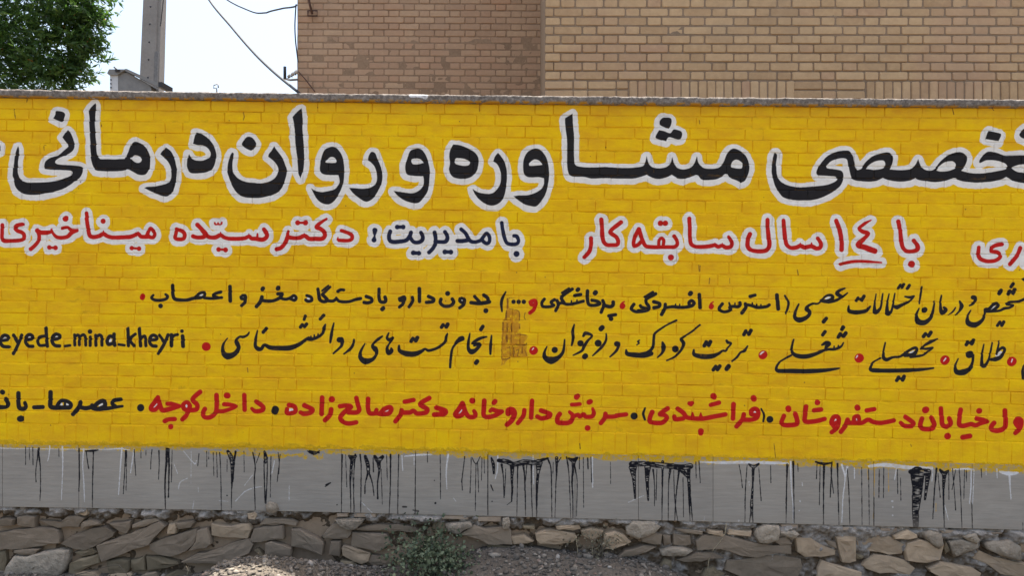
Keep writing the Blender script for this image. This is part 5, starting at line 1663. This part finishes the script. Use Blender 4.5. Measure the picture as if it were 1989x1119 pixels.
GX, GY = np.meshgrid(X1, Y1_); GZ = gheight(GX, GY); far = np.clip((np.hypot(GX, GY)-12)/20, 0, 1); GZ = GZ*(1-far)
GZ = np.where(np.abs(GX) > 20, 0, GZ)
I = np.arange(GX.size).reshape(GX.shape); Q = np.stack([I[:-1, :-1], I[:-1, 1:], I[1:, 1:], I[1:, :-1]], -1).reshape(-1, 4)
m, t, b = new_mat('dusty_earth', .95, .15); n1 = noise(t, 40, 6, .7); n2 = noise(t, 3, 4, .6)
col = mix(t, .5, ramp(t, n1, [(.3, (.07, .06, .05)), (.7, (.17, .148, .12))]), ramp(t, n2, [(.3, (.09, .076, .062)), (.7, (.155, .133, .108))])); t.links.new(col, b.inputs['Base Color']); bump(t, b, n1, 1.0, .01)
g = link('ground', mesh_np('ground', np.stack([GX, GY, GZ], -1).reshape(-1, 3), Q, True), m); g['kind'] = 'structure'; g['label'] = 'dusty earth and gravel at the foot of the wall'
# gravel: squashed angular pebbles scattered on the earth, thickest on the heap
def pebbles(n, xr, yr, smin, smax, seed, name, label, mat, dens=None):
    rs = np.random.RandomState(seed); phi = (1+5**.5)/2
    ico = np.array([(-1, phi, 0), (1, phi, 0), (-1, -phi, 0), (1, -phi, 0), (0, -1, phi), (0, 1, phi), (0, -1, -phi), (0, 1, -phi), (phi, 0, -1), (phi, 0, 1), (-phi, 0, -1), (-phi, 0, 1)])/1.9
    Fi = np.array([(0, 11, 5), (0, 5, 1), (0, 1, 7), (0, 7, 10), (0, 10, 11), (1, 5, 9), (5, 11, 4), (11, 10, 2), (10, 7, 6), (7, 1, 8), (3, 9, 4), (3, 4, 2), (3, 2, 6), (3, 6, 8), (3, 8, 9), (4, 9, 5), (2, 4, 11), (6, 2, 10), (8, 6, 7), (9, 8, 1)])
    x = rs.uniform(*xr, n); y = rs.uniform(*yr, n)
    if dens is not None: k = rs.rand(n) < dens(x, y); x = x[k]; y = y[k]; n = len(x)
    s = smin*(smax/smin)**(rs.rand(n)**2.2); z = gheight(x, y)
    V = ico[None]*(1+rs.normal(size=(n, 12, 1))*.16); V = V*np.stack([s*rs.uniform(.8, 1.4, n), s*rs.uniform(.6, 1, n), s*rs.uniform(.35, .75, n)], 1)[:, None, :]
    a = rs.rand(n)*6.28; tl = rs.normal(size=n)*.35
    c, si = np.cos(tl)[:, None], np.sin(tl)[:, None]; xx = V[..., 0]*c-V[..., 2]*si; zz = V[..., 0]*si+V[..., 2]*c; V[..., 0] = xx; V[..., 2] = zz
    c, si = np.cos(a)[:, None], np.sin(a)[:, None]; xx = V[..., 0]*c-V[..., 1]*si; yy = V[..., 0]*si+V[..., 1]*c; V[..., 0] = xx; V[..., 1] = yy
    V += np.stack([x, y, z+s*.25], 1)[:, None, :]; Q = (Fi[None]+np.arange(n)[:, None, None]*12).reshape(-1, 3)
    me = mesh_np(name, V.reshape(-1, 3), Q); at = me.attributes.new('tint', 'FLOAT', 'FACE'); at.data.foreach_set('value', np.repeat(rs.rand(n), 20).astype(np.float32))
    o = link(name, me, mat); tag(o, label, name, kind='stuff'); return o
m, t, b = new_mat('mixed_gravel', .85, .25); at = t.nodes.new('ShaderNodeAttribute'); at.attribute_name = 'tint'
col = ramp(t, at.outputs['Fac'], [(0, (.06, .053, .045)), (.4, (.11, .096, .080)), (.75, (.18, .158, .13)), (.93, (.32, .285, .235)), (.97, (.26, .17, .125)), (1, (.42, .40, .36))]); col = mix(t, .3, col, ramp(t, noise(t, 60, 4, .7), [(.3, (.065, .055, .045)), (.7, (.22, .19, .155))]))
t.links.new(col, b.inputs['Base Color']); bump(t, b, noise(t, 120, 3, .6), .4, .002)
hx = float(px_plane(555, 1100)[0]); mx = float(px_plane(1075, 1080)[0])
dn = lambda x, y: np.clip(.25+.9*np.exp(-((x-hx)/.6)**4)+.75*np.exp(-((x-mx)/.85)**6)*np.clip(.7+fbm(x*6, y*6, 5)*2, .2, 1), 0, 1)
pebbles(24000, (-3.4, 3.4), (-.95, .03), .004, .020, 1, 'gravel', 'loose grey and buff gravel heaped along the foot of the wall', m, dn)
pebbles(260, (-3.3, 3.3), (-.7, .01), .018, .038, 2, 'rubble', 'scattered broken stones lying on the gravel below the wall', m, dn)
pebbles(9000, (-6, 6), (-5.5, -.9), .005, .03, 3, 'gravel', 'sparse sunlit gravel on the open ground before the wall', m)
# ================================================================ plants at the foot of the wall
def leaf_mat(name, a, c):
    m, t, b = new_mat(name, .6, .3); at = t.nodes.new('ShaderNodeAttribute'); at.attribute_name = 'tint'
    t.links.new(ramp(t, at.outputs['Fac'], [(0, a), (1, c)]), b.inputs['Base Color']); return m
M_SHR = leaf_mat('grey_green_leaves', (.040, .062, .034), (.150, .180, .105)); M_STEM = leaf_mat('woody_stems', (.10, .085, .06), (.16, .14, .10)); M_STRAW = leaf_mat('dry_straw', (.30, .25, .16), (.42, .36, .25))
def shrub(name, label, cat, root, tips, nleaf, size, seed, mat=M_SHR, spread=.05):
    rs = np.random.RandomState(seed); t = empty(name, root, label, cat); r = random.Random(seed); pts = []
    for k, tip in enumerate(tips):
        tip = Vector(tip); p0 = Vector(root)+Vector((r.uniform(-.04, .04), r.uniform(-.03, .03), -.03)); m_ = p0.lerp(tip, .5)+Vector((r.uniform(-.04, .04), r.uniform(-.04, .02), r.uniform(.02, .07)))
        cv = [p0.lerp(m_, q) .lerp(m_.lerp(tip, q), q) for q in [i/7 for i in range(8)]]
        link('stem', tube_mesh('stem', rel(t, cv), .003, 5, [.0042-.0035*i/7 for i in range(8)]), M_STEM, t); pts += cv[1:]
        for b_ in range(4):
            q = r.randrange(2, 7); e = cv[q]+Vector((r.uniform(-.09, .09), r.uniform(-.06, .03), r.uniform(-.02, .07))); pts += [cv[q].lerp(e, f) for f in (.3, .6, .9)]
    A = np.array([tuple(p) for p in pts]); ix = rs.randint(len(A), size=nleaf); o = A[ix]+rs.normal(size=(nleaf, 3))*spread*np.array([1, .7, .8]); o[:, 1] = np.minimum(o[:, 1], -.012)
    d = rs.normal(size=(nleaf, 3)); d[:, 2] += .3; d /= np.linalg.norm(d, axis=1)[:, None]; up = rs.normal(size=(nleaf, 3)); s = np.cross(d, up); s /= np.linalg.norm(s, axis=1)[:, None]
    L = (size*rs.uniform(.6, 1.3, nleaf))[:, None]; W = L*.36; nn = np.cross(s, d)
    V = np.stack([o, o+d*L*.35+s*W, o+d*L*.8+s*W*.6+nn*L*.1, o+d*L, o+d*L*.8-s*W*.6+nn*L*.1, o+d*L*.35-s*W], 1).reshape(-1, 3)-np.array(root)
    me = mesh_np('foliage', V, np.arange(6*nleaf).reshape(nleaf, 6)); a = me.attributes.new('tint', 'FLOAT', 'FACE'); a.data.foreach_set('value', rs.rand(nleaf).astype(np.float32)); link('foliage', me, mat, t); return t
def T(x, y, yy=-.1): return P(x, y, yy)
tips = [T(802, 1010, -.03), T(778, 1050, -.10), T(765, 1085, -.16), T(820, 1030, -.08), T(838, 1052, -.14), T(860, 1060, -.12), T(895, 1078, -.14), T(925, 1100, -.16), T(905, 1115, -.22), T(850, 1095, -.24), T(815, 1075, -.22), T(880, 1110, -.26), T(790, 1108, -.26), T(955, 1106, -.10), T(835, 1020, -.04), T(760, 1062, -.08), T(870, 1040, -.06)]
shrub('low_shrub', 'sprawling grey-green low shrub against the plinth, left of centre', 'shrub', tuple(T(850, 1122, -.16)), tips, 1900, .021, 4, spread=.065)
tips = [T(1135, 1028, -.03), T(1160, 1022, -.03), T(1185, 1040, -.04), T(1120, 1050, -.05), T(1150, 1062, -.06), T(1200, 1060, -.05), T(1175, 1030, -.04)]
shrub('dry_weed', 'thin half-dry weed on the rubble bank right of the shrub', 'weed', tuple(T(1160, 1085, -.08)), tips, 260, .013, 6, leaf_mat('dull_weed_leaves', (.10, .09, .055), (.20, .18, .12)), .035)
for k, (pts, lab) in enumerate(((((1411, 1018, -.02), (1408, 1038, -.03), (1400, 1052, -.03), (1386, 1068, -.04), (1377, 1088, -.05), (1373, 1118, -.06)), 'long curved straw stalk hanging in front of the slate stones'),
        (((1118, 1040, -.04), (1121, 1062, -.05), (1124, 1092, -.07)), 'short pale stalk standing on the rubble bank, left one of two'),
        (((1151, 1052, -.05), (1150, 1080, -.06), (1152, 1122, -.09)), 'taller brown stalk on the rubble bank, right one of two'),
        (((1194, 1036, -.04), (1207, 1045, -.03), (1222, 1060, -.02)), 'bent straw stem lying on the stones below the pale boulder'),
        (((132, 1122, -.08), (170, 1112, -.07), (215, 1099, -.06), (232, 1099, -.06), (241, 1110, -.08), (252, 1124, -.1)), 'thin bowed twig at the lower left stones'),
        (((361, 1100, -.14), (366, 1108, -.15), (362, 1122, -.16)), 'small pale curled straw on the gravel at the left'))):
    me = tube_mesh('dry_stalk', [P(*p) for p in pts], .0022, 5); o = link('dry_stalk', me, M_STRAW if k != 4 else M_STEM); a = me.attributes.new('tint', 'FLOAT', 'FACE'); tag(o, lab, 'stalk', 'dry stalks at the foot of the wall')
